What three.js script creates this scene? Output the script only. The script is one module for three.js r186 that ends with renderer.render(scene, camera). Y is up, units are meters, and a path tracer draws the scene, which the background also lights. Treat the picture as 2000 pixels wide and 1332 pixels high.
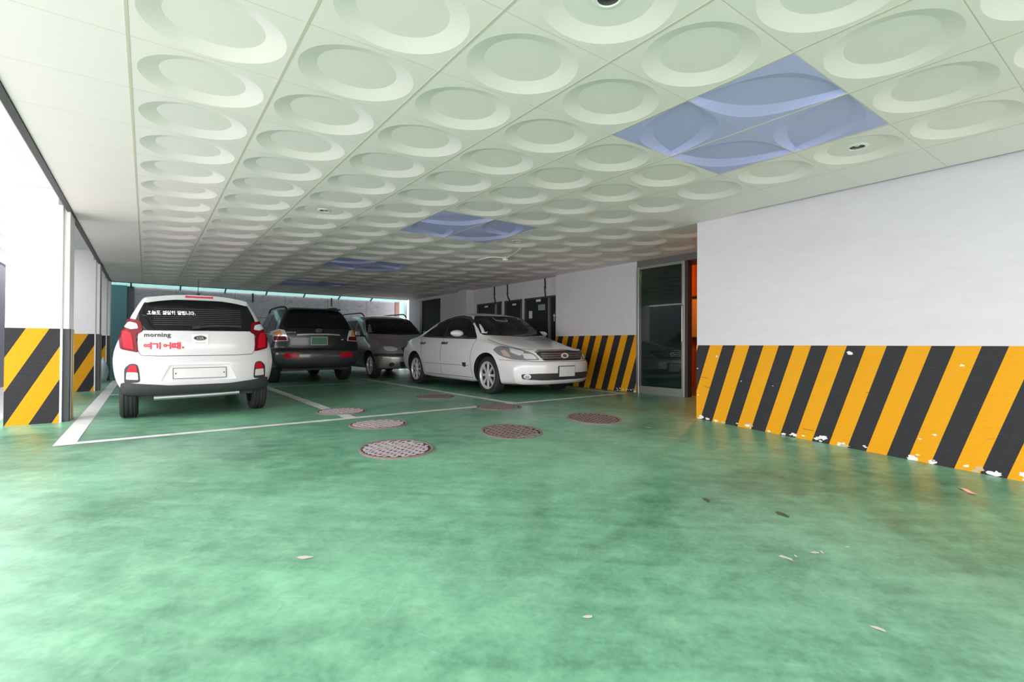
import * as THREE from 'three';
import { mergeGeometries, mergeVertices } from 'three/addons/utils/BufferGeometryUtils.js';
import { RoundedBoxGeometry } from 'three/addons/geometries/RoundedBoxGeometry.js';
import { TessellateModifier } from 'three/addons/modifiers/TessellateModifier.js';
import { ImprovedNoise } from 'three/addons/math/ImprovedNoise.js';
import { FontLoader } from 'three/addons/loaders/FontLoader.js';
import { RectAreaLightUniformsLib } from 'three/addons/lights/RectAreaLightUniformsLib.js';
import { Brush, Evaluator, SUBTRACTION } from 'three-bvh-csg';

// ------------------------------------------------------------------ camera, sky, exposure
RectAreaLightUniformsLib.init();
const scene = new THREE.Scene();
const CAM_Y = 0.882;
const camera = new THREE.PerspectiveCamera(68.61, 2000 / 1332, 0.05, 200);
camera.position.set(0, CAM_Y, 0);
camera.rotation.order = 'YXZ';
camera.rotation.set(0.0094, -0.6318, 0.0055);
const renderer = new THREE.WebGLRenderer({ antialias: true });
renderer.toneMapping = THREE.LinearToneMapping;
renderer.toneMappingExposure = 4.8;
renderer.shadowMap.enabled = true;
{ // even overcast sky
  const w = 8, h = 8, d = new Float32Array(w * h * 4);
  for (let i = 0; i < w * h; i++) d.set([1.03, 1.0, 1.01, 1], i * 4);
  const t = new THREE.DataTexture(d, w, h, THREE.RGBAFormat, THREE.FloatType);
  t.mapping = THREE.EquirectangularReflectionMapping; t.magFilter = THREE.LinearFilter; t.needsUpdate = true;
  scene.background = t; scene.environment = t;
}

// ------------------------------------------------------------------ helpers
let seed = 12345;
const rnd = () => { seed = (seed * 1664525 + 1013904223) >>> 0; return seed / 4294967296; };
const rr = (a, b) => a + (b - a) * rnd();
const noise = new ImprovedNoise();
const fbm = (x, y, z, o = 4) => { let a = 0, s = 1, t = 0; for (let i = 0; i < o; i++) { a += s * noise.noise(x, y, z); t += s; s *= 0.5; x *= 2.03; y *= 2.03; z *= 2.03; } return a / t; };
const clamp = (v, a = 0, b = 1) => Math.min(b, Math.max(a, v));
const lerp = (a, b, t) => a + (b - a) * t;
const smooth = (a, b, x) => { const t = clamp((x - a) / (b - a)); return t * t * (3 - 2 * t); };
const lin = (hex) => new THREE.Color(hex);
const taken = {};
function numbered(n) { taken[n] = (taken[n] ?? -1) + 1; return taken[n] ? n + '_' + String(taken[n]).padStart(3, '0') : n; }
function shadows(o) { o.traverse((m) => { if (m.isMesh) { m.castShadow = true; m.receiveShadow = true; } }); return o; }
function mesh(name, geometry, material, parent) { const m = new THREE.Mesh(geometry, material); m.name = name; m.castShadow = m.receiveShadow = true; if (parent) parent.add(m); return m; }
function tag(o, label, category, group) { o.userData.label = label; o.userData.category = category; if (group) o.userData.group = group; return o; }
function thing(name, label, category, pos = [0, 0, 0], group) { const o = new THREE.Group(); o.name = numbered(name); o.position.set(...pos); scene.add(o); return tag(o, label, category, group); }
function struct(name, geometry, material, label, category) { const m = mesh(name, geometry, material, scene); m.userData.kind = 'structure'; if (label) { m.userData.label = label; m.userData.category = category; } return m; }
function bx(x0, x1, y0, y1, z0, z1) { const g = new THREE.BoxGeometry(Math.abs(x1 - x0), Math.abs(y1 - y0), Math.abs(z1 - z0)); g.translate((x0 + x1) / 2, (y0 + y1) / 2, (z0 + z1) / 2); return g; }
function rbx(x0, x1, y0, y1, z0, z1, r = 0.01, seg = 3) { const g = new RoundedBoxGeometry(Math.abs(x1 - x0), Math.abs(y1 - y0), Math.abs(z1 - z0), seg, r); g.translate((x0 + x1) / 2, (y0 + y1) / 2, (z0 + z1) / 2); return g; }
function merge(list) { return mergeGeometries(list.map((g) => { const h = g.index ? g.toNonIndexed() : g; for (const k of Object.keys(h.attributes)) if (!['position', 'normal', 'uv'].includes(k)) h.deleteAttribute(k); if (!h.attributes.uv) h.setAttribute('uv', new THREE.BufferAttribute(new Float32Array(h.attributes.position.count * 2), 2)); return h; })); }
function tube(points, r, seg = 24, rs = 8) { return new THREE.TubeGeometry(new THREE.CatmullRomCurve3(points.map((p) => new THREE.Vector3(...p))), seg, r, rs); }
function M(color, roughness = 0.6, metalness = 0, extra = {}) { return new THREE.MeshPhysicalMaterial({ color: typeof color === 'string' ? new THREE.Color(color) : new THREE.Color().setRGB(...color), roughness, metalness, ...extra }); }
function pchip(keys) { // monotone cubic through [x, y] keys
  const n = keys.length, h = [], d = [], m = [];
  for (let i = 0; i < n - 1; i++) { h[i] = keys[i + 1][0] - keys[i][0]; d[i] = (keys[i + 1][1] - keys[i][1]) / h[i]; }
  m[0] = d[0] ?? 0; m[n - 1] = d[n - 2] ?? 0;
  for (let i = 1; i < n - 1; i++) { if (d[i - 1] * d[i] <= 0) m[i] = 0; else { const w1 = 2 * h[i] + h[i - 1], w2 = h[i] + 2 * h[i - 1]; m[i] = (w1 + w2) / (w1 / d[i - 1] + w2 / d[i]); } }
  return (x) => {
    if (x <= keys[0][0]) return keys[0][1]; if (x >= keys[n - 1][0]) return keys[n - 1][1];
    let i = 0; while (x > keys[i + 1][0]) i++;
    const t = (x - keys[i][0]) / h[i], t2 = t * t, t3 = t2 * t;
    return (2 * t3 - 3 * t2 + 1) * keys[i][1] + (t3 - 2 * t2 + t) * h[i] * m[i] + (-2 * t3 + 3 * t2) * keys[i + 1][1] + (t3 - t2) * h[i] * m[i + 1];
  };
}
function canvasTex(w, h, draw, srgb = true) { const c = document.createElement('canvas'); c.width = w; c.height = h; draw(c.getContext('2d'), w, h); const t = new THREE.CanvasTexture(c); if (srgb) t.colorSpace = THREE.SRGBColorSpace; t.wrapS = t.wrapT = THREE.RepeatWrapping; return t; }
function dataTex(n, f, srgb, post) { // f(u, v) -> [r, g, b] in 0..255
  const d = new Uint8Array(n * n * 4);
  for (let j = 0; j < n; j++) for (let i = 0; i < n; i++) { const c = f(i / n, j / n, i, j); d.set([clamp(c[0], 0, 255), clamp(c[1], 0, 255), clamp(c[2], 0, 255), 255], (j * n + i) * 4); }
  if (post) post(d, n);
  const t = new THREE.DataTexture(d, n, n); t.wrapS = t.wrapT = THREE.RepeatWrapping; t.magFilter = THREE.LinearFilter; t.minFilter = THREE.LinearMipmapLinearFilter; t.generateMipmaps = true; if (srgb) t.colorSpace = THREE.SRGBColorSpace; t.needsUpdate = true; return t;
}
// periodic value noise for textures that repeat
const perm = Array.from({ length: 4096 }, () => rnd());
const vn = (x, y, p) => { const xi = Math.floor(x), yi = Math.floor(y), fx = x - xi, fy = y - yi, q = (i, j) => perm[(((i % p) + p) % p * 57 + ((j % p) + p) % p * 131 + p * 17) & 4095], sx = fx * fx * (3 - 2 * fx), sy = fy * fy * (3 - 2 * fy); return lerp(lerp(q(xi, yi), q(xi + 1, yi), sx), lerp(q(xi, yi + 1), q(xi + 1, yi + 1), sx), sy); };
const pf = (u, v, p, o = 4) => { let a = 0, s = 1, t = 0; for (let i = 0; i < o; i++) { a += s * vn(u * p, v * p, p); t += s; s *= 0.55; p *= 2; } return a / t; };

// floor height: the bays fall a little to the left, the drive in front slopes down to the street
const FH = (x, z) => { const t = z + 4.6; const drop = t > 0.5 ? t - 0.25 : t > -0.0 ? t * t * 0.5 : 0; return 0.0094 * (clamp(x, -3, 9) + 0.48) - 0.051 * clamp(drop, 0, 7); };
const CEIL = 2.382, GX = -0.088, GZ = -1.2018, SX = 0.68325, SZ = 0.61916;
const WALL_R = 5.38, CORNER_Z = -3.559, WALL_E = 7.0, WALL_U = 7.15, BACK_Z = -16.6, CEIL_END = GZ - 23 * SZ;

// ------------------------------------------------------------------ materials of the building
const wallNoise = dataTex(512, (u, v) => { const n = pf(u, v, 6, 5), m = pf(u + 0.37, v + 0.11, 64, 2); const k = 232 + (n - 0.5) * 9 + (m - 0.5) * 6; return [k, k, k + 1]; }, true);
const bumpTex = dataTex(512, (u, v) => { const k = 128 + (pf(u, v, 48, 4) - 0.5) * 200; return [k, k, k]; });
const MAT = {
  white: M([0.74, 0.71, 0.75], 0.75, 0, { map: wallNoise, bumpMap: bumpTex, bumpScale: 0.0012 }),
  plaster: M([0.8, 0.79, 0.8], 0.85),
  tile: M([0.85, 0.775, 0.76], 0.6, 0, {}),
  tileWorn: M([0.825, 0.755, 0.74], 0.62, 0, {}),
  plainTile: M([0.85, 0.775, 0.765], 0.6),
  blueTile: M([0.47, 0.47, 0.80], 0.55),
  runner: M([0.62, 0.55, 0.46], 0.5),
  backing: M([0.05, 0.05, 0.05], 0.9),
  fascia: M([0.03, 0.03, 0.033], 0.5),
  greyMetal: M([0.35, 0.35, 0.36], 0.5, 0.3),
  concrete: M([0.5, 0.5, 0.49], 0.9, 0, { map: wallNoise, bumpMap: bumpTex, bumpScale: 0.004 }),
  steel: M([0.5, 0.49, 0.48], 0.32, 0.9),
  darkSteel: M([0.045, 0.045, 0.05], 0.4, 0.3),
  black: M([0.012, 0.012, 0.013], 0.6),
};

// ------------------------------------------------------------------ floor
{
  const nm = 2048, TILE = 4.6; // one texture tile is 4.6 m wide: brushed, rubbed green paint of the same kind everywhere
  const map = dataTex(nm, (u, v) => {
    const big = pf(u + 0.2, v + 0.6, 3, 5), b = pf(u + 0.3, v + 0.7, 48, 4), c = pf(u, v, 256, 2);
    const st = vn(u * 7 + v * 5, (v * 5 - u * 4) * 11, 4096) * 0.6 + vn(u * 12 + v * 9 + 7, (v * 5 - u * 4) * 26, 4096) * 0.4;
    const m = (big - 0.5) * 2.1 + (b - 0.5) * 0.85 + (c - 0.5) * 0.5 + (st - 0.5) * 0.55, k = 1 + m * 0.6, g = clamp(0.5 + m) + clamp((b - 0.6) * 4) * 0.3;
    return [0.098 * k + 0.055 * g, 0.315 * k + 0.022 * g, 0.182 * k + 0.036 * g].map((q) => 255 * Math.pow(clamp(q), 1 / 2.2));
  }, true, (d, n) => { // rubber from turning tyres, hairline scratches and specks in the paint
    for (let k = 0; k < 7; k++) { let x = rnd() * n, y = rnd() * n, a = rr(-1.2, 0.4); const w = rr(26, 44), q = rr(0.9, 0.95), l = rr(500, 1000), bend = rr(-0.0012, 0.0012), run = (dx, dy, f) => { const o = ((((dy % n) + n) % n) * n + ((dx % n) + n) % n) * 4; for (let c = 0; c < 3; c++) d[o + c] *= f; }; for (let t = 0; t < l; t++) { for (let e = -w; e <= w; e++) run(Math.round(x - Math.sin(a) * e), Math.round(y + Math.cos(a) * e), 1 - (1 - q) * (1 - (e / w) ** 2) * Math.sin(Math.PI * t / l) * rr(0.5, 1.4)); x += Math.cos(a); y += Math.sin(a); a += bend; } }
    const dot = (x, y, q) => { const o = ((((y % n) + n) % n) * n + ((x % n) + n) % n) * 4; for (let c = 0; c < 3; c++) d[o + c] = clamp(d[o + c] + q * (c === 1 ? 0.6 : 1), 0, 255); };
    for (let k = 0; k < 1300; k++) { let x = rnd() * n, y = rnd() * n, a = rr(0.2, 1.2) + (rnd() < 0.3 ? 1.4 : 0); const q = rnd() < 0.6 ? rr(10, 34) : -rr(10, 26), l = rr(8, 90), bend = rr(-0.006, 0.006); for (let t = 0; t < l; t++) { dot(Math.round(x), Math.round(y), q * Math.sin(Math.PI * t / l)); x += Math.cos(a); y += Math.sin(a); a += bend; } }
    for (let k = 0; k < 1800; k++) { const x = Math.floor(rnd() * n), y = Math.floor(rnd() * n); dot(x, y, 34); dot(x + 1, y, 22); }
  });
  const rough = dataTex(512, (u, v) => { const k = 118 + (pf(u, v, 9, 5) - 0.5) * 50 + (pf(u, v, 96, 2) - 0.5) * 20; return [k, k, k]; });
  const bump = dataTex(512, (u, v) => { const k = 128 + (pf(u, v, 20, 5) - 0.5) * 130; return [k, k, k]; });
  const mat = new THREE.MeshPhysicalMaterial({ color: 0xffffff, map, roughness: 0.75, ior: 1.75, roughnessMap: rough, bumpMap: bump, bumpScale: 0.0004 });
  const x0 = -1.35, x1 = 7.3, z0 = -16.7, z1 = 4.8, step = 0.1, nx = Math.round((x1 - x0) / step), nz = Math.round((z1 - z0) / step);
  const pos = [], uv = [], idx = [];
  for (let j = 0; j <= nz; j++) for (let i = 0; i <= nx; i++) {
    const x = lerp(x0, x1, i / nx), z = lerp(z0, z1, j / nz);
    pos.push(x, FH(x, z), z); uv.push(x / TILE, z / TILE);
  }
  for (let j = 0; j < nz; j++) for (let i = 0; i < nx; i++) { const a = j * (nx + 1) + i; idx.push(a, a + nx + 1, a + 1, a + 1, a + nx + 1, a + nx + 2); }
  const g = new THREE.BufferGeometry();
  g.setAttribute('position', new THREE.Float32BufferAttribute(pos, 3)); g.setAttribute('uv', new THREE.Float32BufferAttribute(uv, 2)); g.setIndex(idx); g.computeVertexNormals();
  const floor = struct('floor', g, mat, 'glossy green painted concrete floor with scuffs', 'floor');
  // painted bay lines, thin paint films that follow the floor
  const lineMap = dataTex(256, (u, v) => { const k = 226 + (pf(u, v, 12, 4) - 0.5) * 50; return [k, k, k]; }, true);
  const paint = M([0.82, 0.84, 0.84], 0.45, 0, { map: lineMap });
  const strip = (xa, xb, za, zb) => { const n = Math.max(1, Math.ceil(Math.abs(zb - za) / 0.25)), m = Math.max(1, Math.ceil(Math.abs(xb - xa) / 0.25)), p = [], t = [], ix = []; for (let j = 0; j <= n; j++) for (let i = 0; i <= m; i++) { const x = lerp(xa, xb, i / m), z = lerp(za, zb, j / n); p.push(x, FH(x, z) + 0.0025, z); t.push(x, z); } for (let j = 0; j < n; j++) for (let i = 0; i < m; i++) { const a = j * (m + 1) + i; ix.push(a, a + m + 1, a + 1, a + 1, a + m + 1, a + m + 2); } const q = new THREE.BufferGeometry(); q.setAttribute('position', new THREE.Float32BufferAttribute(p, 3)); q.setAttribute('uv', new THREE.Float32BufferAttribute(t, 2)); q.setIndex(ix); q.computeVertexNormals(); return q; };
  const FL = -5.83;
  mesh('parking_line', strip(-0.64, 6.6, FL - 0.06, FL + 0.06), paint, floor);
  mesh('parking_line', strip(-0.64, -0.49, -15.3, FL - 0.06), paint, floor);
  mesh('parking_line', strip(1.88, 2.02, -15.3, FL - 0.06), paint, floor);
  mesh('parking_line', strip(4.24, 4.37, -15.3, FL - 0.06), paint, floor);
  mesh('parking_line', strip(6.6, 6.72, -10.9, FL + 0.06), paint, floor);
  mesh('parking_line', strip(-0.49, 6.6, -11.03, -10.91), paint, floor);
  // bare concrete where the paint has chipped off
  const bare = M([0.5, 0.46, 0.42], 0.8);
  const oil = M([0.02, 0.07, 0.04], 0.25);
  const chip = (x, z, r, n, name = 'paint_chip', m = bare) => { const pts = []; for (let i = 0; i < n; i++) { const a = i / n * Math.PI * 2, q = r * rr(0.45, 1.1); pts.push(new THREE.Vector2(Math.cos(a) * q * 1.6, Math.sin(a) * q * 0.7)); } const s = new THREE.ShapeGeometry(new THREE.Shape(pts)); s.rotateX(-Math.PI / 2); s.rotateY(rr(0, 3)); s.translate(x, FH(x, z) + 0.0015, z); mesh(name, s, m, floor); };
  for (const [x, z, r] of [[2.5, -1.17, 0.028], [2.56, -1.15, 0.012], [2.68, -1.12, 0.022], [2.72, -1.1, 0.014], [2.9, -1.05, 0.012], [1.35, -1.35, 0.02], [4.4, -3.5, 0.03], [3.55, -3.2, 0.03], [4.75, -2.3, 0.035], [4.9, -1.75, 0.025], [1.2, -0.9, 0.02], [0.6, -2.4, 0.03], [2.2, -0.7, 0.02]]) chip(x, z, r, 9);
  chip(3.07, -1.47, 0.045, 11, 'oil_stain', oil); chip(2.9, -1.85, 0.035, 11, 'oil_stain', oil);
}

// ------------------------------------------------------------------ ground outside
{
  const nx = 30, nz = 50, pos = [], idx = [];
  for (let j = 0; j <= nz; j++) for (let i = 0; i <= nx; i++) { const x = lerp(-22, 9.5, i / nx), z = lerp(-24, 22, j / nz); pos.push(x, FH(x, z) - 0.035, z); }
  for (let j = 0; j < nz; j++) for (let i = 0; i < nx; i++) { const a = j * (nx + 1) + i; idx.push(a, a + nx + 1, a + 1, a + 1, a + nx + 1, a + nx + 2); }
  const g = new THREE.BufferGeometry(); g.setAttribute('position', new THREE.Float32BufferAttribute(pos, 3)); g.setIndex(idx); g.computeVertexNormals();
  struct('ground', g, M([0.62, 0.62, 0.61], 0.9), 'pale concrete yard and street outside the garage', 'ground');
}

// ------------------------------------------------------------------ ceiling with pressed tiles
function tileGeo(w, d, opt = {}) { // underside at y = 0, faces down; round recess with a sloping rim
  const hx = w / 2 - 0.003, hz = d / 2 - 0.003, pos = [], n = 40, up = 0.03;
  const tri = (a, b, c) => pos.push(...a, ...b, ...c);
  const quad = (a, b, c, e) => { tri(a, b, c); tri(a, c, e); };
  const P = (x, z, y = 0) => [x, y, z];
  const rx = hx * 0.915, rz = hz * 0.915;
  const ring = (sx, sz, y) => Array.from({ length: n }, (_, i) => { const a = i / n * Math.PI * 2 + Math.PI / n; return P(Math.cos(a) * sx, Math.sin(a) * sz, y); });
  const edge = Array.from({ length: n }, (_, i) => { const a = i / n * Math.PI * 2 + Math.PI / n, c = Math.cos(a), s = Math.sin(a), k = Math.min(hx / Math.abs(c), hz / Math.abs(s)); return P(c * k, s * k); });
  if (opt.kind === 'disc') {
    const o = ring(rx, rz, 0), o2 = ring(rx * 0.985, rz * 0.985, 0.004), i1 = ring(rx * 0.69, rz * 0.69, up), i2 = ring(opt.hole ? 0.052 : 0.0001, opt.hole ? 0.052 : 0.0001, up);
    for (const [A, B] of [[edge, o], [o, i1], [i1, i2]]) for (let k = 0; k < n; k++) { const m = (k + 1) % n; quad(A[k], A[m], B[m], B[k]); }
    const cs = [[1, 1], [-1, 1], [-1, -1], [1, -1]]; // fill the four corners between the edge fan and the true corner
    for (const [sx, sz] of cs) { const c = P(sx * hx, sz * hz); let best = -1; for (let k = 0; k < n; k++) { const a = edge[k], b = edge[(k + 1) % n]; if (Math.abs(Math.abs(a[0]) - hx) < 1e-6 !== Math.abs(Math.abs(b[0]) - hx) < 1e-6 && Math.sign(a[0]) === sx && Math.sign(a[2]) === sz && Math.sign(b[0]) === sx && Math.sign(b[2]) === sz) best = k; } if (best >= 0) tri(edge[best], c, edge[(best + 1) % n]); }
  } else if (opt.kind === 'lens') { // a pointed oval recess along the diagonal
    const f = opt.flip ? -1 : 1, A = [-hx, -hz * f], B = [hx, hz * f], m = 18;
    const side = (sg, k, y) => Array.from({ length: m + 1 }, (_, i) => { const t = i / m, bul = Math.sin(Math.PI * t) * 0.29 * sg * k, tt = 0.5 + (t - 0.5) * (k < 1 ? 0.93 : 1); const nx = -(B[1] - A[1]), nz = B[0] - A[0]; return P(lerp(A[0], B[0], tt) + nx * bul, lerp(A[1], B[1], tt) + nz * bul, y); });
    for (const sg of [1, -1]) {
      const o = side(sg, 1, 0), i1 = side(sg, 0.62, up), mid = side(0, 0.62, up), c = sg * f > 0 ? P(-hx * 1, hz * 1 * (f > 0 ? 1 : 1)) : P(hx, -hz);
      const corner = f > 0 ? (sg > 0 ? P(-hx, hz) : P(hx, -hz)) : (sg > 0 ? P(hx, hz) : P(-hx, -hz));
      for (let k = 0; k < m; k++) { tri(corner, o[k], o[k + 1]); quad(o[k], o[k + 1], i1[k + 1], i1[k]); quad(i1[k], i1[k + 1], mid[k + 1], mid[k]); }
    }
  } else quad(P(-hx, -hz), P(hx, -hz), P(hx, hz), P(-hx, hz));
  const c4 = [P(-hx, -hz), P(hx, -hz), P(hx, hz), P(-hx, hz)];
  for (let k = 0; k < 4; k++) { const a = c4[k], b = c4[(k + 1) % 4]; quad(a, b, [b[0], 0.014, b[2]], [a[0], 0.014, a[2]]); }
  const g = new THREE.BufferGeometry(); g.setAttribute('position', new THREE.Float32BufferAttribute(pos, 3));
  // turn every face so that it looks down or outward
  const p = g.attributes.position, v = [0, 1, 2].map(() => new THREE.Vector3()), q = new THREE.Vector3(), ctr = new THREE.Vector3();
  for (let i = 0; i < p.count; i += 3) { for (let k = 0; k < 3; k++) v[k].fromBufferAttribute(p, i + k); q.copy(v[1]).sub(v[0]).cross(ctr.copy(v[2]).sub(v[0])); ctr.copy(v[0]).add(v[1]).add(v[2]).divideScalar(3); const want = Math.abs(q.y) > 1e-9 ? -q.y : q.x * ctr.x + q.z * ctr.z; if (want < 0) { for (let k = 0; k < 3; k++) { const s = [0, 2, 1][k]; p.setXYZ(i + k, v[s].x, v[s].y, v[s].z); } } }
  g.computeVertexNormals();
  return g;
}
const DOWN = [[2, 0], [6, 0], [2, 7], [6, 7], [2, 14], [6, 14]];
{
  const ceiling = struct('ceiling', bx(-0.69, 7.6, CEIL + 0.045, CEIL + 0.42, CEIL_END, 1.5), MAT.backing, 'suspended ceiling of pressed tiles with round recesses', 'ceiling');
  const disc = tileGeo(SX, SZ, { kind: 'disc' }), discHole = tileGeo(SX, SZ, { kind: 'disc', hole: true }), lensA = tileGeo(SX, SZ, { kind: 'lens' }), lensB = tileGeo(SX, SZ, { kind: 'lens', flip: true });
  const put = (name, g, m, x, z) => { const t = mesh(name, g, m, ceiling); t.position.set(x, CEIL, z); return t; };
  const plainGeo = {};
  const plain = (xa, xb, j) => { const w = xb - xa, k = w.toFixed(3); plainGeo[k] ??= tileGeo(w, SZ, { kind: 'plain' }); put('plain_tile', plainGeo[k], MAT.plainTile, (xa + xb) / 2, GZ - (j + 0.5) * SZ); };
  for (let j = -3; j < 23; j++) {
    plain(-0.69, GX, j);
    const end = j < 4 ? 7 : 10;
    for (let i = 0; i < end; i++) {
      const x = GX + (i + 0.5) * SX, z = GZ - (j + 0.5) * SZ;
      if (i >= 4 && i < 6 && j >= 0 && j % 6 < 2) { const a = i === 4, b = j % 6 === 0; put('blue_tile', a === b ? lensA : lensB, MAT.blueTile, x, z); continue; }
      const hole = DOWN.some(([p, q]) => p === i && q === j);
      put('ceiling_tile', hole ? discHole : disc, rnd() < 0.3 ? MAT.tileWorn : MAT.tile, x, z);
    }
    if (j < 4) plain(GX + 7 * SX, j < 3 ? WALL_R - 0.05 : GX + 8 * SX, j);
    if (j === 3) { plain(GX + 8 * SX, GX + 9 * SX, j); plain(GX + 9 * SX, GX + 10 * SX, j); }
    if (j >= 3) plain(GX + 10 * SX, 7.2, j);
  }
  for (let i = 0; i <= 10; i++) { const x = GX + i * SX; mesh('grid_runner', bx(x - 0.007, x + 0.007, CEIL - 0.0015, CEIL + 0.01, CEIL_END, i > 7 ? CORNER_Z + 0.5 : 0.66), MAT.runner, ceiling); }
  for (let j = -3; j <= 23; j++) { const z = GZ - j * SZ; mesh('cross_runner', bx(-0.69, z < CORNER_Z ? 7.2 : WALL_R - 0.05, CEIL + 0.001, CEIL + 0.009, z - 0.006, z + 0.006), MAT.runner, ceiling); }
  mesh('edge_rail', bx(-0.735, -0.69, CEIL - 0.012, CEIL + 0.06, CEIL_END - 0.02, 1.5), MAT.fascia, ceiling);
  mesh('edge_rail', bx(-0.79, -0.745, CEIL + 0.09, CEIL + 0.16, CEIL_END, 1.5), MAT.greyMetal, ceiling);
  mesh('edge_rail', bx(-0.69, 7.0, CEIL - 0.01, CEIL + 0.1, CEIL_END - 0.03, CEIL_END), MAT.fascia, ceiling);
  mesh('plain_soffit', bx(-0.69, WALL_R - 0.05, CEIL, CEIL + 0.04, GZ + 3 * SZ + 0.003, 1.5), MAT.plainTile, ceiling);
  struct('wall_upper', bx(-1.26, 7.6, CEIL + 0.42, CEIL + 2.4, CEIL_END, 1.5), MAT.plaster, 'white floor slab of the building above', 'wall');
  struct('trim_1', bx(-1.26, -0.69, 2.6, 2.8, CEIL_END, 1.5), MAT.plaster, 'white concrete edge beam resting on the pillars', 'beam');
}

// ------------------------------------------------------------------ hazard paint
const YEL = '#d8960c', BLK = '#2b2b2f';
function chipBlob(c, x, y, r, fill) { c.fillStyle = fill; c.beginPath(); const n = 11; for (let i = 0; i < n; i++) { const a = i / n * 6.283, q = r * rr(0.45, 1.15); c.lineTo(x + Math.cos(a) * q * 1.4, y + Math.sin(a) * q * 0.75); } c.closePath(); c.fill(); }
function stripePaint(lenM, hM, period, duty, phase, shear, opt = {}) { // u runs along the wall, v up; shear = metres of shift per metre of height
  const W = opt.w ?? 2048, H = Math.round(W * hM / lenM);
  return canvasTex(W, Math.min(H, 2048), (c, w, h) => {
    const px = w / lenM, py = h / hM;
    c.fillStyle = BLK; c.fillRect(0, 0, w, h);
    c.fillStyle = YEL;
    for (let k = -30; k < 60; k++) { const a = phase + k * period; c.beginPath(); c.moveTo(a * px, h); c.lineTo((a + duty * period) * px, h); c.lineTo((a + duty * period + shear * hM) * px, 0); c.lineTo((a + shear * hM) * px, 0); c.fill(); }
    for (let k = 0; k < 2600; k++) { c.fillStyle = rnd() < 0.5 ? 'rgba(255,255,255,0.035)' : 'rgba(40,30,20,0.045)'; c.fillRect(rnd() * w, rnd() * h, rr(2, 40) * px / 650, rr(1, 5)); }
    for (let k = 0; k < 60; k++) { c.strokeStyle = rnd() < 0.5 ? 'rgba(200,200,200,0.22)' : 'rgba(20,15,10,0.25)'; c.lineWidth = rr(0.6, 2); c.beginPath(); const x = rnd() * w, y = h * rr(0.15, 0.95); c.moveTo(x, y); c.lineTo(x + rr(-40, 40), y + rr(-8, 8)); c.stroke(); }
    if (opt.chips) opt.chips(c, px, py, h);
  });
}

// ------------------------------------------------------------------ the plastered wall beside the drive
{
  const L = 0.317 * 10, y0 = -0.35, top = 0.9, H = top - y0;
  // on this face (looking along +x) the picture's right is +z; the texture's u grows with +z from the corner
  const tex = stripePaint(L, H, 0.317, 0.51, CORNER_Z - CORNER_Z - 0.20 - 0.03, 0.325, { chips: (c, px, py, h) => {
    for (let k = 0; k < 46; k++) { const u = rnd() * L, z = CORNER_Z + u, y = FH(WALL_R, z) + 0.012 + rnd() * rnd() * 0.07; chipBlob(c, u * px, h - (y - y0) * py, rr(5, 22), rnd() < 0.75 ? '#dcdad8' : '#b9a88a'); }
    for (const [z, y, r] of [[-3.3, 0.77, 9], [-1.93, 0.83, 16], [-1.12, 0.74, 9], [-1.3, 0.15, 8], [-1.4, 0.1, 7], [-3.0, 0.5, 5], [-2.65, 0.47, 5], [-3.55, 0.62, 6], [-3.54, 0.3, 6]]) chipBlob(c, (z - CORNER_Z) * px, h - (y - y0) * py, r, '#dedde0');
    c.strokeStyle = 'rgba(30,20,10,0.55)'; c.lineWidth = 3; for (const [z, y] of [[-3.5, 0.52], [-3.46, 0.41], [-2.35, 0.06], [-1.75, 0.55], [-1.8, 0.47]]) { c.beginPath(); c.moveTo((z - CORNER_Z) * px, h - (y - y0) * py); c.lineTo((z + 0.1 - CORNER_Z) * px, h - (y - y0 - 0.012) * py); c.stroke(); }
  } });
  const wall = struct('wall_right', bx(WALL_R, 7.3, -0.4, CEIL + 0.05, CORNER_Z, 4.6), MAT.white, 'white plastered wall with yellow and black hazard stripes', 'wall');
  const zb = 4.6, g = new THREE.BufferGeometry();
  const uvAt = (z, y) => [(z - CORNER_Z) / L, (y - y0) / H];
  const X = WALL_R - 0.004, P = [[X, y0, CORNER_Z - 0.004], [X, y0, zb], [X, top, zb], [X, top, CORNER_Z - 0.004], [WALL_R, top, CORNER_Z], [WALL_R, top, zb]];
  const tri = [[0, 1, 2], [0, 2, 3], [3, 2, 5], [3, 5, 4]], pos = [], uv = [];
  for (const t of tri) for (const k of t) { pos.push(...P[k]); uv.push(...uvAt(P[k][2], P[k][1])); }
  g.setAttribute('position', new THREE.Float32BufferAttribute(pos, 3)); g.setAttribute('uv', new THREE.Float32BufferAttribute(uv, 2)); g.computeVertexNormals();
  mesh('hazard_stripes', g, new THREE.MeshPhysicalMaterial({ map: tex, roughness: 0.6, specularIntensity: 0.4 }), wall);
}
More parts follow.
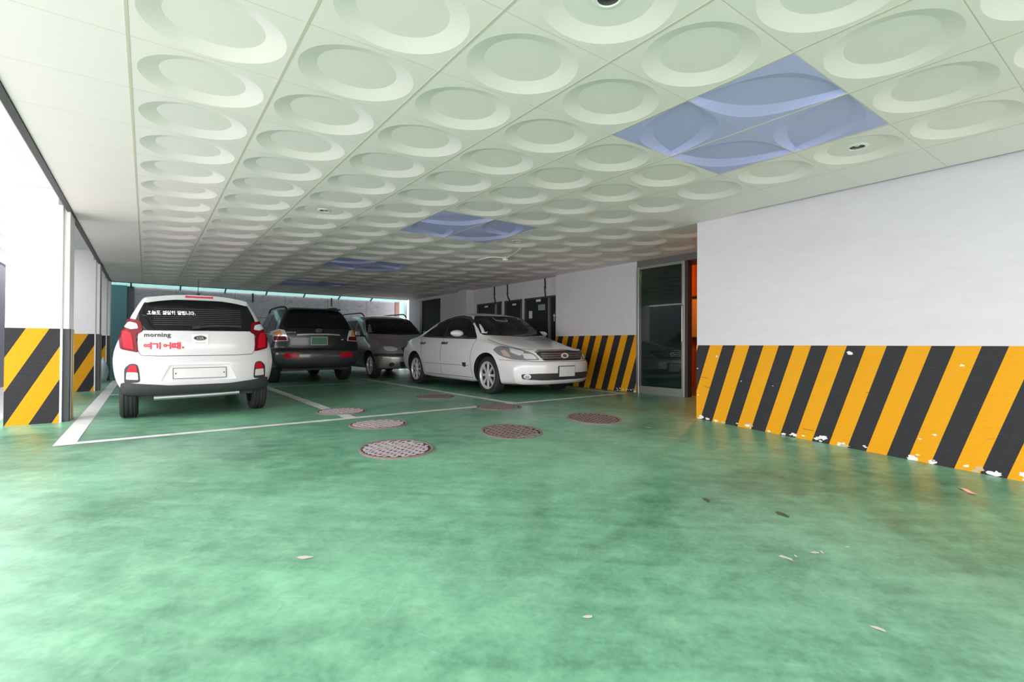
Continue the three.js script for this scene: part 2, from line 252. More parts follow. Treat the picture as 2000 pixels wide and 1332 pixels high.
// ------------------------------------------------------------------ entrance wall, glazed door, utility doors, back of the garage
{
  const ZA = -8.0, ZB = -5.82, H = 1.25, y0 = -0.15, top = 1.085, L = ZB - ZA;
  const tex = stripePaint(L, top - y0, 0.313, 0.5, (-7.75 - 0.33 * 1.235 - ZA), 0.33, { w: 1024, chips: (c, px, py, h) => { for (let k = 0; k < 14; k++) chipBlob(c, rr(0.75, 1) * L * px, h - (0.07 + rnd() * 0.05 - y0) * py, rr(3, 9), '#d8d6d4'); } });
  const wall = struct('wall_entrance', bx(WALL_E, 7.6, -0.1, CEIL + 0.05, ZA, ZB), MAT.white, 'white wall section with hazard stripes beside the glazed door', 'wall');
  const g = new THREE.PlaneGeometry(L, top - y0); g.rotateY(-Math.PI / 2); g.scale(1, 1, 1); g.translate(WALL_E - 0.005, (top + y0) / 2, (ZA + ZB) / 2);
  const p = g.attributes.position, u = g.attributes.uv; for (let i = 0; i < p.count; i++) u.setXY(i, (p.getZ(i) - ZA) / L, (p.getY(i) - y0) / (top - y0));
  mesh('hazard_stripes', g, new THREE.MeshPhysicalMaterial({ map: tex, roughness: 0.6, specularIntensity: 0.4 }), wall);

  const door = thing('door_1', 'dark glazed entrance door panel in a steel frame', 'door'); door.userData.kind = 'structure';
  const f = FH(7, -5.3) - 0.01;
  mesh('frame_post', rbx(WALL_E - 0.03, WALL_E + 0.06, f, 2.27, -5.82, -5.765, 0.006), MAT.steel, door);
  mesh('frame_post', rbx(WALL_E - 0.03, WALL_E + 0.06, f, 2.27, -4.895, -4.84, 0.006), MAT.steel, door);
  mesh('bottom_rail', rbx(WALL_E - 0.02, WALL_E + 0.05, f, 0.195, -5.77, -4.89, 0.006), MAT.steel, door);
  mesh('top_rail', rbx(WALL_E - 0.02, WALL_E + 0.05, 2.228, 2.275, -5.77, -4.89, 0.006), MAT.steel, door);
  mesh('glass_pane', bx(WALL_E + 0.01, WALL_E + 0.018, 0.195, 2.23, -5.768, -4.893), new THREE.MeshPhysicalMaterial({ color: new THREE.Color().setRGB(0.07, 0.15, 0.14), roughness: 0.03, transmission: 0.9, thickness: 0, ior: 1.52 }), door);
  mesh('handle', rbx(WALL_E - 0.06, WALL_E - 0.035, 0.95, 1.55, -4.88, -4.86, 0.01), MAT.steel, door);
  struct('trim_2', bx(WALL_E - 0.01, 7.5, 2.27, CEIL + 0.05, -5.82, CORNER_Z), M([0.13, 0.125, 0.12], 0.6), 'dark lintel above the glazed entrance', 'lintel');
  struct('trim_3', bx(WALL_E - 0.01, WALL_E + 0.1, f, 2.27, -4.84, -4.79), MAT.darkSteel, 'dark jamb of the entrance', 'jamb');
  // lobby behind the entrance: orange timber panelling under a warm lamp
  const wood = canvasTex(256, 512, (c, w, h) => { c.fillStyle = '#b5601f'; c.fillRect(0, 0, w, h); for (let k = 0; k < 300; k++) { c.strokeStyle = rnd() < 0.5 ? 'rgba(90,40,10,0.18)' : 'rgba(230,150,70,0.14)'; c.lineWidth = rr(0.5, 2.5); const x = rnd() * w; c.beginPath(); c.moveTo(x, 0); c.bezierCurveTo(x + rr(-6, 6), h * 0.3, x + rr(-6, 6), h * 0.6, x + rr(-4, 4), h); c.stroke(); } });
  const woodMat = new THREE.MeshPhysicalMaterial({ map: wood, roughness: 0.5 });
  struct('wall_lobby', merge([bx(8.7, 8.8, 0, 2.6, -8.2, -3.0), bx(7.6, 8.8, 0, 2.6, -8.3, -8.2), bx(7.3, 8.8, 0, 2.6, -3.1, -3.0)]), woodMat, 'orange timber panelling of the lobby behind the entrance', 'wall');
  struct('floor_lobby', bx(7.02, 8.8, 0.0, 0.07, -8.2, -3.0), M([0.1, 0.05, 0.03], 0.5), 'dark lobby floor', 'floor');
  struct('ceiling_lobby', bx(7.02, 8.8, 2.5, 2.62, -8.3, -3.0), M([0.5, 0.4, 0.3], 0.8), 'lobby ceiling', 'ceiling');
  const pic = thing('picture_frame', 'black framed picture on the orange timber lobby wall', 'picture', [8.66, 1.45, -5.62]);
  mesh('frame', merge([bx(-0.02, 0.03, -0.42, 0.42, -0.28, -0.24), bx(-0.02, 0.03, -0.42, 0.42, 0.24, 0.28), bx(-0.02, 0.03, 0.38, 0.42, -0.24, 0.24), bx(-0.02, 0.03, -0.42, -0.38, -0.24, 0.24)]), MAT.black, pic);
  mesh('print', bx(0, 0.02, -0.38, 0.38, -0.24, 0.24), M([0.55, 0.42, 0.22], 0.6), pic);
  const lamp = thing('lobby_lamp', 'warm round ceiling lamp inside the lobby', 'lamp', [8.1, 2.5, -4.9]);
  mesh('shade', new THREE.CylinderGeometry(0.14, 0.12, 0.06, 24).translate(0, -0.03, 0), new THREE.MeshPhysicalMaterial({ color: 0xffe0b0, emissive: 0xffa040, emissiveIntensity: 0.5, roughness: 0.5 }), lamp);
  const pl = new THREE.PointLight(0xff9a40, 1.1, 0, 2); pl.position.set(8.1, 2.36, -4.9); pl.castShadow = true; pl.shadow.radius = 5; scene.add(pl);

  // utility doors in the recess
  const ZU0 = -11.55, ZU1 = -8.0, T = 1.985;
  const wallU = struct('wall_utility', merge([bx(WALL_U, 7.6, T, CEIL + 0.05, ZU0, ZU1), bx(WALL_U, 7.6, 0, T, ZU0, -11.37), bx(WALL_U, 7.6, 0, T, -10.21, -10.08), bx(WALL_U, 7.6, 0, T, -9.37, -9.27), bx(7.02, 7.6, 0, CEIL + 0.05, ZU1, ZU1 + 0.05)]), MAT.white, 'white recessed wall with three dark utility doors', 'wall');
  const doorMat = M([0.035, 0.034, 0.036], 0.32, 0.5), plate = M([0.75, 0.75, 0.73], 0.5);
  const udoor = (n, za, zb, label, posts) => {
    const d = thing(n, label, 'door'); d.userData.kind = 'structure'; const x = WALL_U + 0.03;
    mesh('door_leaf', rbx(x, x + 0.05, 0.07, T - 0.005, za + 0.035, zb - 0.035, 0.006), doorMat, d);
    mesh('frame', merge([bx(x - 0.04, x + 0.02, 0.05, T, za, za + 0.04), bx(x - 0.04, x + 0.02, 0.05, T, zb - 0.04, zb), bx(x - 0.04, x + 0.02, T - 0.04, T, za, zb)]), M([0.11, 0.11, 0.115], 0.35, 0.6), d);
    for (const z of posts) mesh('mullion', bx(x - 0.03, x + 0.01, 0.07, T - 0.04, z - 0.014, z + 0.014), MAT.steel, d);
    return d;
  };
  const d2 = udoor('door_2', -11.36, -10.21, 'wide dark utility door nearest the white pier', [-10.5]);
  const d3 = udoor('door_3', -10.08, -9.37, 'narrow dark utility door between two white strips of wall', [-9.42]);
  const d4 = udoor('door_4', -9.27, -8.0, 'dark utility door with paper notices and a white arrow', [-8.42]);
  const onDoor = (d, name, z, y, w, h, m) => mesh(name, bx(WALL_U + 0.02, WALL_U + 0.029, y - h / 2, y + h / 2, z - w / 2, z + w / 2), m, d);
  onDoor(d2, 'name_plate', -10.95, 1.9, 0.16, 0.04, plate); onDoor(d3, 'name_plate', -9.72, 1.88, 0.14, 0.045, plate); onDoor(d4, 'name_plate', -8.8, 1.91, 0.16, 0.05, plate);
  onDoor(d4, 'notice', -8.68, 1.75, 0.24, 0.13, M([0.25, 0.28, 0.29], 0.4)); onDoor(d4, 'notice', -9.08, 1.6, 0.11, 0.17, M([0.7, 0.7, 0.7], 0.6));
  const ar = new THREE.Shape([[0, 0.09], [0.035, 0.035], [0.012, 0.035], [0.012, -0.08], [-0.012, -0.08], [-0.012, 0.035], [-0.035, 0.035]].map((q) => new THREE.Vector2(...q)));
  const ag = new THREE.ExtrudeGeometry(ar, { depth: 0.003, bevelEnabled: false }); ag.rotateY(-Math.PI / 2); ag.translate(WALL_U + 0.026, 1.5, -8.25); mesh('arrow_sign', ag, M([0.85, 0.85, 0.85], 0.5), d4);
  // cables from the ceiling down to the doors
  const cab = (z0, z1, l) => { const t = thing('cable', l, 'cable', [0, 0, 0], 'cables above the utility doors'); mesh('cord', tube([[WALL_U - 0.015, CEIL + 0.01, z0], [WALL_U - 0.018, 2.25, z0 + 0.02], [WALL_U - 0.014, 2.12, z0 + 0.01], [WALL_U - 0.012, T - 0.03, z1]], 0.016, 20, 8), MAT.black, t); mesh('clip', rbx(WALL_U - 0.034, WALL_U, 2.17, 2.19, z0 - 0.01, z0 + 0.04, 0.004), MAT.black, t); };
  cab(-10.53, -10.46, 'black cable running down to the wide utility door'); cab(-9.96, -9.84, 'thick black cable above the narrow utility door'); cab(-8.53, -8.5, 'black cable above the utility door with the arrow');
  // pier and far wall with the dark doorway
  struct('wall_pier', bx(6.93, 7.6, 0, CEIL + 0.05, -12.0, -11.55), MAT.white, 'white pier between the utility doors and the dark doorway', 'pier');
  struct('wall_far_side', merge([bx(7.12, 7.6, 0, CEIL + 0.05, -13.38, -12.0), bx(7.12, 7.6, 0, CEIL + 0.05, -15.6, -14.78), bx(7.12, 7.6, 2.305, CEIL + 0.05, -14.78, -13.38)]), MAT.white, 'white wall around the dark doorway', 'wall');
  const d5 = thing('door_5', 'plain black sheet filling the doorway in the white wall', 'door'); d5.userData.kind = 'structure';
  mesh('black_sheet', bx(7.2, 7.24, 0.05, 2.305, -14.78, -13.38), M([0.01, 0.01, 0.011], 0.7), d5);  // flat black sheet that fills the doorway
  // wall behind the rear gap, lit through the canopy
  const stain = canvasTex(1024, 256, (c, w, h) => { c.fillStyle = '#b3aab0'; c.fillRect(0, 0, w, h); for (let k = 0; k < 5000; k++) { const q = rnd(); c.fillStyle = q < 0.5 ? 'rgba(120,112,124,0.10)' : q < 0.8 ? 'rgba(215,205,208,0.10)' : 'rgba(60,56,60,0.12)'; c.fillRect(rnd() * w, rnd() * h, rr(1, 18), rr(1, 7)); } c.strokeStyle = 'rgba(70,64,70,0.6)'; c.lineWidth = 1.5; for (const x of [130, 330, 520, 700, 880]) { c.beginPath(); c.moveTo(x, 0); c.lineTo(x + rr(-4, 4), h); c.stroke(); } c.beginPath(); c.moveTo(0, 70); c.lineTo(w, 78); c.stroke(); });
  stain.repeat.set(1, 1);
  const wb = struct('wall_back', bx(-0.27, 7.05, -0.1, 2.4, BACK_Z - 0.2, BACK_Z), new THREE.MeshPhysicalMaterial({ map: stain, roughness: 0.9, bumpMap: bumpTex, bumpScale: 0.004 }), 'stained grey concrete retaining wall behind the parked cars', 'wall');
  for (const x of [2.55, 4.85]) mesh('downpipe', tube([[x, 2.41, BACK_Z + 0.03], [x, 2.3, BACK_Z + 0.03], [x, 2.13, BACK_Z + 0.03]], 0.022, 8, 8), MAT.black, wb);
  const blueWall = M([0.16, 0.30, 0.36], 0.7, 0, { bumpMap: bumpTex, bumpScale: 0.01 });
  struct('wall_back_blue', bx(-2.45, -0.42, -0.1, 2.41, BACK_Z - 0.2, BACK_Z + 0.06), blueWall, 'rough blue painted end wall beside the pillars', 'wall');
  struct('trim_4', bx(-0.42, -0.27, -0.1, 2.41, BACK_Z - 0.2, BACK_Z + 0.02), M([0.12, 0.12, 0.12], 0.6), 'dark pipe chase between the blue and grey walls', 'trim');
  struct('wall_back_pier', bx(7.45, 7.9, 0, 2.6, BACK_Z - 0.2, BACK_Z + 0.1), MAT.white, 'white pier at the rear corner', 'pier');
  struct('trim_5', bx(7.05, 7.2, 0, 2.42, BACK_Z - 0.15, BACK_Z + 0.02), M([0.3, 0.16, 0.12], 0.7), 'brown post at the rear corner', 'post');
  const canopy = thing('canopy', 'pale turquoise translucent canopy above the rear wall', 'canopy');
  const poly = new THREE.MeshPhysicalMaterial({ color: new THREE.Color().setRGB(0.52, 0.70, 0.685), roughness: 0.7, transmission: 0.6, thickness: 0 });
  for (let k = 0; k < 8; k++) {
    const a = -1.4 + k * 1.08, b = a + 1.05, s = new THREE.BufferGeometry(), zA = BACK_Z + 0.02, zB = CEIL_END + 0.05, yA = 2.385, yB = 2.9, q = [[a, yA, zA], [b, yA, zA], [b, yB, zB], [a, yB, zB]], pos = [];
    for (const dy of [0, 0.008]) { const w = q.map((v) => [v[0], v[1] + dy, v[2]]); const o = dy ? [0, 1, 2, 0, 2, 3] : [0, 2, 1, 0, 3, 2]; for (const i of o) pos.push(...w[i]); }
    s.setAttribute('position', new THREE.Float32BufferAttribute(pos, 3)); s.computeVertexNormals(); mesh('canopy_panel', s, poly, canopy);
    const rg = new THREE.BoxGeometry(0.03, 0.04, Math.hypot(zB - zA, yB - yA)); rg.rotateX(-Math.atan2(yB - yA, zB - zA)); rg.translate(a - 0.015, (yA + yB) / 2 - 0.01, (zA + zB) / 2); mesh('rafter', rg, MAT.darkSteel, canopy);
  }
  mesh('glass_end', bx(7.2, 7.44, 0.2, 2.5, BACK_Z - 0.05, BACK_Z - 0.04), poly, canopy);
}

// ------------------------------------------------------------------ pillars along the open side
{
  const tex = stripePaint(0.46, 1.1, 0.376, 0.5, -0.004, 0.51, { w: 512 });
  const stripeMat = new THREE.MeshPhysicalMaterial({ map: tex, roughness: 0.6, specularIntensity: 0.4 }), guardW = M([0.8, 0.8, 0.8], 0.5), guardB = M([0.05, 0.05, 0.055], 0.5), guardY = M([0.75, 0.5, 0.12], 0.5);
  const labels = ['white pillar with hazard stripes beside the small white hatchback', 'white pillar with hazard stripes, second along the open side', 'grey shaded pillar with hazard stripes by the blue end wall'];
  [[-7.5, -7.95, 0], [-12.08, -12.5, 1], [-15.3, -15.75, 2]].forEach(([zf, zb, k]) => {
    const x0 = -1.22, x1 = -0.705, b = FH(-1, zf) - 0.02, top = 1.045 + k * 0.012;
    const t = thing('pillar', labels[k], 'pillar', [(x0 + x1) / 2, b, (zf + zb) / 2], 'pillars along the open side');
    const X0 = x0 - t.position.x, X1 = x1 - t.position.x, ZF = zf - t.position.z, ZB = zb - t.position.z, h = 2.605 - b;
    mesh('shaft', rbx(X0, X1 - 0.055, 0, h, ZB, ZF, 0.012), MAT.plaster, t);
    mesh('side_pilaster', rbx(X1 - 0.07, X1, 0, h, ZB, ZF - 0.03, 0.008), MAT.plaster, t);
    const s = new THREE.PlaneGeometry(0.445, top - b); const u = s.attributes.uv; for (let i = 0; i < u.count; i++) u.setXY(i, u.getX(i) * 0.967, u.getY(i) * (top - b) / 1.1); s.translate(X0 + 0.2225, (top - b) / 2, ZF + 0.004); mesh('hazard_stripes', s, stripeMat, t);
    mesh('corner_guard', rbx(X0 + 0.443, X0 + 0.463, 0, top - b, ZF - 0.03, ZF + 0.008, 0.003), guardW, t);
    mesh('side_paint', bx(X1 - 0.06, X1 + 0.004, 0, top - b, ZB + 0.12, ZF - 0.028), guardB, t);
    mesh('corner_guard', rbx(X1 - 0.02, X1 + 0.008, 0, top - b, ZB + 0.22, ZB + 0.25, 0.003), guardW, t);
    mesh('corner_guard', rbx(X1 - 0.02, X1 + 0.01, 0, top - b, ZB + 0.02, ZB + 0.12, 0.003), guardY, t);
    mesh('haunch', bx(X1 - 0.1, X1 + 0.11, CEIL - b + 0.05, h, ZB, ZF + 0.006), MAT.greyMetal, t);
  });
}

// ------------------------------------------------------------------ cars
const CM = {
  tyre: M([0.018, 0.018, 0.019], 0.75), well: M([0.008, 0.008, 0.008], 0.9), glass: M([0.008, 0.009, 0.01], 0.04, 0, { specularIntensity: 0.5 }), rim: M([0.68, 0.68, 0.69], 0.38, 0.55), seam: M([0.01, 0.01, 0.01], 0.8),
  red: M([0.5, 0.006, 0.02], 0.2, 0, { specularIntensity: 0.4 }), redDark: M([0.15, 0.003, 0.008], 0.2, 0, { specularIntensity: 0.4 }), clear: M([0.72, 0.72, 0.74], 0.1, 0.25, { clearcoat: 1 }), amber: M([0.75, 0.25, 0.03], 0.15, 0, { clearcoat: 1 }), lampDark: M([0.38, 0.38, 0.39], 0.15, 0.6, { clearcoat: 1 }),
  chrome: M([0.75, 0.75, 0.76], 0.12, 1), trim: M([0.022, 0.022, 0.023], 0.55), plateWhite: M([0.62, 0.62, 0.6], 0.45), plateGreen: M([0.06, 0.2, 0.1], 0.5), steel: M([0.4, 0.4, 0.4], 0.4, 0.8), cladding: M([0.03, 0.034, 0.036], 0.6),
};
const paint = (c, r = 0.35, metal = 0) => M(c, r, metal, { clearcoat: 1, clearcoatRoughness: 0.06 });
const font = await new FontLoader().loadAsync('fonts/droid/droid_sans_bold.typeface.json');
const V2 = (a) => new THREE.Vector2(a[0], a[1]);

// a closed body: rings of B-spline sections lofted from tail (s = 0) to nose (s = L), the ends rounded, then bent to the car's end profiles
function carBody(c) {
  const F = {}; for (const k of ['yB', 'yS', 'yT', 'wB', 'wM', 'wS', 'wT', 'crown']) F[k] = typeof c[k] === 'number' ? () => c[k] : pchip(c[k]);
  const rp = pchip(c.rear.prof), fp = pchip(c.front.prof), W = c.W, L = c.L;
  const section = (s) => {
    const yB = F.yB(s), yS = F.yS(s), yT = F.yT(s), wB = F.wB(s), wM = F.wM(s), wS = F.wS(s), wT = F.wT(s), cr = F.crown(s), h = yS - yB;
    const P = [[0, yB], [wB * 0.5, yB], [wB * 0.9, yB], [wB, yB + 0.02], [lerp(wB, wM, 0.7), yB + h * 0.22], [wM, yB + h * 0.48], [wM, yB + h * 0.68], [lerp(wM, wS, 0.45), yB + h * 0.86], [wS, yS], [wS - (wS - wT) * 0.12, yS + (yT - cr - yS) * 0.12], [lerp(wS, wT, 0.55) + (c.bulge ?? 0.02) * clamp((yT - yS) * 2), lerp(yS, yT - cr, 0.55)], [wT, yT - cr], [wT - 0.02, yT - cr * 0.72], [wT * 0.72, yT - cr * 0.34], [wT * 0.36, yT - cr * 0.06], [0, yT]];
    const full = [...P]; for (let i = P.length - 2; i > 0; i--) full.push([-P[i][0], P[i][1]]);
    const n = full.length, out = [], K = 3;
    for (let i = 0; i < n; i++) { const a = full[(i + n - 1) % n], b = full[i], d = full[(i + 1) % n], e = full[(i + 2) % n]; for (let k = 0; k < K; k++) { const t = k / K, B0 = (1 - t) ** 3 / 6, B1 = (3 * t ** 3 - 6 * t * t + 4) / 6, B2 = (-3 * t ** 3 + 3 * t * t + 3 * t + 1) / 6, B3 = t ** 3 / 6; out.push([a[0] * B0 + b[0] * B1 + d[0] * B2 + e[0] * B3, a[1] * B0 + b[1] * B1 + d[1] * B2 + e[1] * B3]); } }
    return out;
  };
  const rings = [], R = c.round ?? 0.06, NC = 22, add = (s, scaleIn) => { const q = section(s), yc = (F.yB(s) + F.yT(s)) / 2, hh = (F.yT(s) - F.yB(s)) / 2; rings.push(q.map(([x, y]) => [x * scaleIn(W), yc + (y - yc) * scaleIn(hh), s])); };
  for (let k = 1; k <= NC; k++) { const f = k / NC; add(0, (w) => f * (w - R) / w); }
  for (let k = 1; k <= 6; k++) { const a = k / 6 * Math.PI / 2; add(R * (1 - Math.cos(a)), (w) => (w - R * (1 - Math.sin(a))) / w); }
  const NS = 96; for (let k = 1; k < NS; k++) add(lerp(R, L - R, k / NS), () => 1);
  for (let k = 6; k >= 1; k--) { const a = k / 6 * Math.PI / 2; add(L - R * (1 - Math.cos(a)), (w) => (w - R * (1 - Math.sin(a))) / w); }
  for (let k = NC; k >= 1; k--) { const f = k / NC; add(L, (w) => f * (w - R) / w); }
  const n = rings[0].length, pos = [], idx = [];
  const bend = ([x, y, s]) => {
    const q = Math.pow(clamp(Math.abs(x) / W), c.bowPow ?? 2.6);
    const ar = Math.max(0, 1 - s / c.rear.D) ** 2, af = Math.max(0, 1 - (L - s) / c.front.D) ** 2;
    const s2 = s + (rp(y) + c.rear.bow * q) * ar - (fp(y) + c.front.bow * q) * af;
    return [x, y, c.dir * (s2 - L / 2)];
  };
  for (const r of rings) for (const v of r) pos.push(...bend(v));
  const c0 = pos.length / 3; pos.push(...bend([0, (F.yB(0) + F.yT(0)) / 2, 0])); pos.push(...bend([0, (F.yB(L) + F.yT(L)) / 2, L]));
  for (let j = 0; j < rings.length - 1; j++) for (let i = 0; i < n; i++) { const a = j * n + i, b = j * n + (i + 1) % n; idx.push(a, b, a + n, b, b + n, a + n); }
  for (let i = 0; i < n; i++) { idx.push(c0, (i + 1) % n, i); const o = (rings.length - 1) * n; idx.push(c0 + 1, o + i, o + (i + 1) % n); }
  let vol = 0; for (let i = 0; i < idx.length; i += 3) { const [a, b, d] = [0, 1, 2].map((k) => idx[i + k] * 3); vol += pos[a] * (pos[b + 1] * pos[d + 2] - pos[b + 2] * pos[d + 1]) - pos[a + 1] * (pos[b] * pos[d + 2] - pos[b + 2] * pos[d]) + pos[a + 2] * (pos[b] * pos[d + 1] - pos[b + 1] * pos[d]); }
  if (vol < 0) for (let i = 0; i < idx.length; i += 3) [idx[i + 1], idx[i + 2]] = [idx[i + 2], idx[i + 1]];
  const g = new THREE.BufferGeometry(); g.setAttribute('position', new THREE.Float32BufferAttribute(pos, 3)); g.setIndex(idx); g.computeVertexNormals();
  g.setAttribute('uv', new THREE.Float32BufferAttribute(new Float32Array(pos.length / 3 * 2), 2));
  return g;
}
// looks up the body surface along an axis; returns a function (a, b) -> point and normal, first hit from the given side
function surfaceLookup(g, axis, side) {
  const A = axis === 'z' ? 0 : axis === 'x' ? 2 : 0, B = axis === 'y' ? 2 : 1, D = { x: 0, y: 1, z: 2 }[axis], p = g.attributes.position.array, nr = g.attributes.normal.array, ix = g.index.array, cell = 0.06, bins = new Map();
  for (let t = 0; t < ix.length; t += 3) {
    const v = [ix[t] * 3, ix[t + 1] * 3, ix[t + 2] * 3]; const a = v.map((k) => p[k + A]), b = v.map((k) => p[k + B]);
    if (Math.abs((a[1] - a[0]) * (b[2] - b[0]) - (a[2] - a[0]) * (b[1] - b[0])) < 1e-10) continue;
    for (let i = Math.floor(Math.min(...a) / cell); i <= Math.floor(Math.max(...a) / cell); i++) for (let j = Math.floor(Math.min(...b) / cell); j <= Math.floor(Math.max(...b) / cell); j++) { const k = i * 5000 + j; if (!bins.has(k)) bins.set(k, []); bins.get(k).push(v); }
  }
  const hit = (a, b) => {
    let best = null;
    for (const v of bins.get(Math.floor(a / cell) * 5000 + Math.floor(b / cell)) ?? []) {
      const x0 = p[v[0] + A], y0 = p[v[0] + B], x1 = p[v[1] + A], y1 = p[v[1] + B], x2 = p[v[2] + A], y2 = p[v[2] + B], den = (y1 - y2) * (x0 - x2) + (x2 - x1) * (y0 - y2);
      const l0 = ((y1 - y2) * (a - x2) + (x2 - x1) * (b - y2)) / den, l1 = ((y2 - y0) * (a - x2) + (x0 - x2) * (b - y2)) / den, l2 = 1 - l0 - l1;
      if (l0 < -1e-6 || l1 < -1e-6 || l2 < -1e-6) continue;
      const w = l0 * p[v[0] + D] + l1 * p[v[1] + D] + l2 * p[v[2] + D];
      if (!best || (w - best.w) * side > 0) best = { w, n: [0, 1, 2].map((k) => l0 * nr[v[0] + k] + l1 * nr[v[1] + k] + l2 * nr[v[2] + k]) };
    }
    if (!best) return null;
    const q = [0, 0, 0]; q[A] = a; q[B] = b; q[D] = best.w; return { p: q, n: best.n };
  };
  return (a, b) => { // off the silhouette: slide towards the middle until the body is met
    for (let k = 0; k < 40; k++) { const h = hit(a, b); if (h) { const l = Math.hypot(...h.n) || 1; h.n = h.n.map((q) => q / l); return h; } if (axis === 'z') a *= 0.985; else if (axis === 'x') b = lerp(b, 0.7, 0.02); else a *= 0.98; }
    return null;
  };
}
// lays flat outlines onto a body as plates of their own thickness
function plateOn(look, shapes, off = 0.006, maxEdge = 0.05) {
  const list = [];
  for (const sh of [].concat(shapes)) {
    let g = new THREE.ShapeGeometry(sh, 6); g = g.toNonIndexed(); g = new TessellateModifier(maxEdge, 7).modify(g);
    const p = g.attributes.position, pos = [], nor = [], edges = new Map(), nrm = new Map(), key = (x, y) => Math.round(x * 2e4) + '_' + Math.round(y * 2e4), top = new Map(), low = new Map();
    const P = (x, y) => { const k = key(x, y); if (!top.has(k)) { const h = look(x, y); nrm.set(k, h?.n); top.set(k, h ? h.p.map((q, i) => q + h.n[i] * off) : null); low.set(k, h ? h.p.map((q, i) => q + h.n[i] * Math.min(-0.004, off - 0.012)) : null); } return k; };
    for (let i = 0; i < p.count; i += 3) {
      const ks = [0, 1, 2].map((k) => P(p.getX(i + k), p.getY(i + k))); if (ks.some((k) => !top.get(k))) continue;
      const [a, b, c] = ks.map((k) => top.get(k)), na = nrm.get(ks[0]), e1 = b.map((q, k) => q - a[k]), e2 = c.map((q, k) => q - a[k]), fn = (e1[1] * e2[2] - e1[2] * e2[1]) * na[0] + (e1[2] * e2[0] - e1[0] * e2[2]) * na[1] + (e1[0] * e2[1] - e1[1] * e2[0]) * na[2];
      const od = fn < 0 ? [0, 2, 1] : [0, 1, 2]; for (const q of od) { pos.push(...[a, b, c][q]); nor.push(...nrm.get(ks[q])); }
      for (let e = 0; e < 3; e++) { const u = ks[e], v = ks[(e + 1) % 3], id = u < v ? u + '|' + v : v + '|' + u; edges.set(id, edges.has(id) ? null : [u, v]); }
    }
    for (const e of edges.values()) if (e) { const [u, v] = e, a = top.get(u), b = top.get(v), c = low.get(v), d = low.get(u); pos.push(...a, ...d, ...c, ...a, ...c, ...b); for (const q of [u, u, v, u, v, v]) nor.push(...nrm.get(q)); }
    const o = new THREE.BufferGeometry(); o.setAttribute('position', new THREE.Float32BufferAttribute(pos, 3)); o.setAttribute('normal', new THREE.Float32BufferAttribute(nor, 3)); list.push(o);
  }
  const g = mergeGeometries(list);
  return g;
}
const poly = (pts) => new THREE.Shape(pts.map(V2));
function blob(pts, tension = 0.5) { const s = new THREE.SplineCurve([...pts, pts[0]].map(V2)); const q = s.getPoints(pts.length * 6); q.pop(); return new THREE.Shape(q); }
function rounded(pts, r = 0.03) { // polygon with rounded corners
  const s = new THREE.Shape(), n = pts.length;
  for (let i = 0; i < n; i++) { const a = V2(pts[(i + n - 1) % n]), b = V2(pts[i]), c = V2(pts[(i + 1) % n]); const u = a.clone().sub(b), v = c.clone().sub(b); const k = Math.min(r, u.length() * 0.45, v.length() * 0.45); const p = b.clone().add(u.setLength(k)), q = b.clone().add(v.setLength(k)); if (i === 0) s.moveTo(p.x, p.y); else s.lineTo(p.x, p.y); s.quadraticCurveTo(b.x, b.y, q.x, q.y); }
  s.closePath(); return s;
}
const mirror = (pts) => pts.map(([x, y]) => [-x, y]).reverse();
function ribbon(pts, w = 0.007) { // a narrow strip along a polyline
  const L = [], R = []; for (let i = 0; i < pts.length; i++) { const a = pts[Math.max(0, i - 1)], b = pts[Math.min(pts.length - 1, i + 1)], dx = b[0] - a[0], dy = b[1] - a[1], l = Math.hypot(dx, dy) || 1; L.push([pts[i][0] - dy / l * w / 2, pts[i][1] + dx / l * w / 2]); R.push([pts[i][0] + dy / l * w / 2, pts[i][1] - dx / l * w / 2]); }
  return poly([...L, ...R.reverse()]);
}
function textShapes(str, size, x, y, centre = false) { const sh = font.generateShapes(str, size); let w = 0; for (const s of sh) for (const p of s.getPoints(4)) w = Math.max(w, p.x); const dx = x - (centre ? w / 2 : 0); return sh.map((s) => { const q = s.extractPoints(5), o = new THREE.Shape(q.shape.map((p) => new THREE.Vector2(p.x + dx, p.y + y))); o.holes = q.holes.map((h) => new THREE.Path(h.map((p) => new THREE.Vector2(p.x + dx, p.y + y)))); return o; }); }
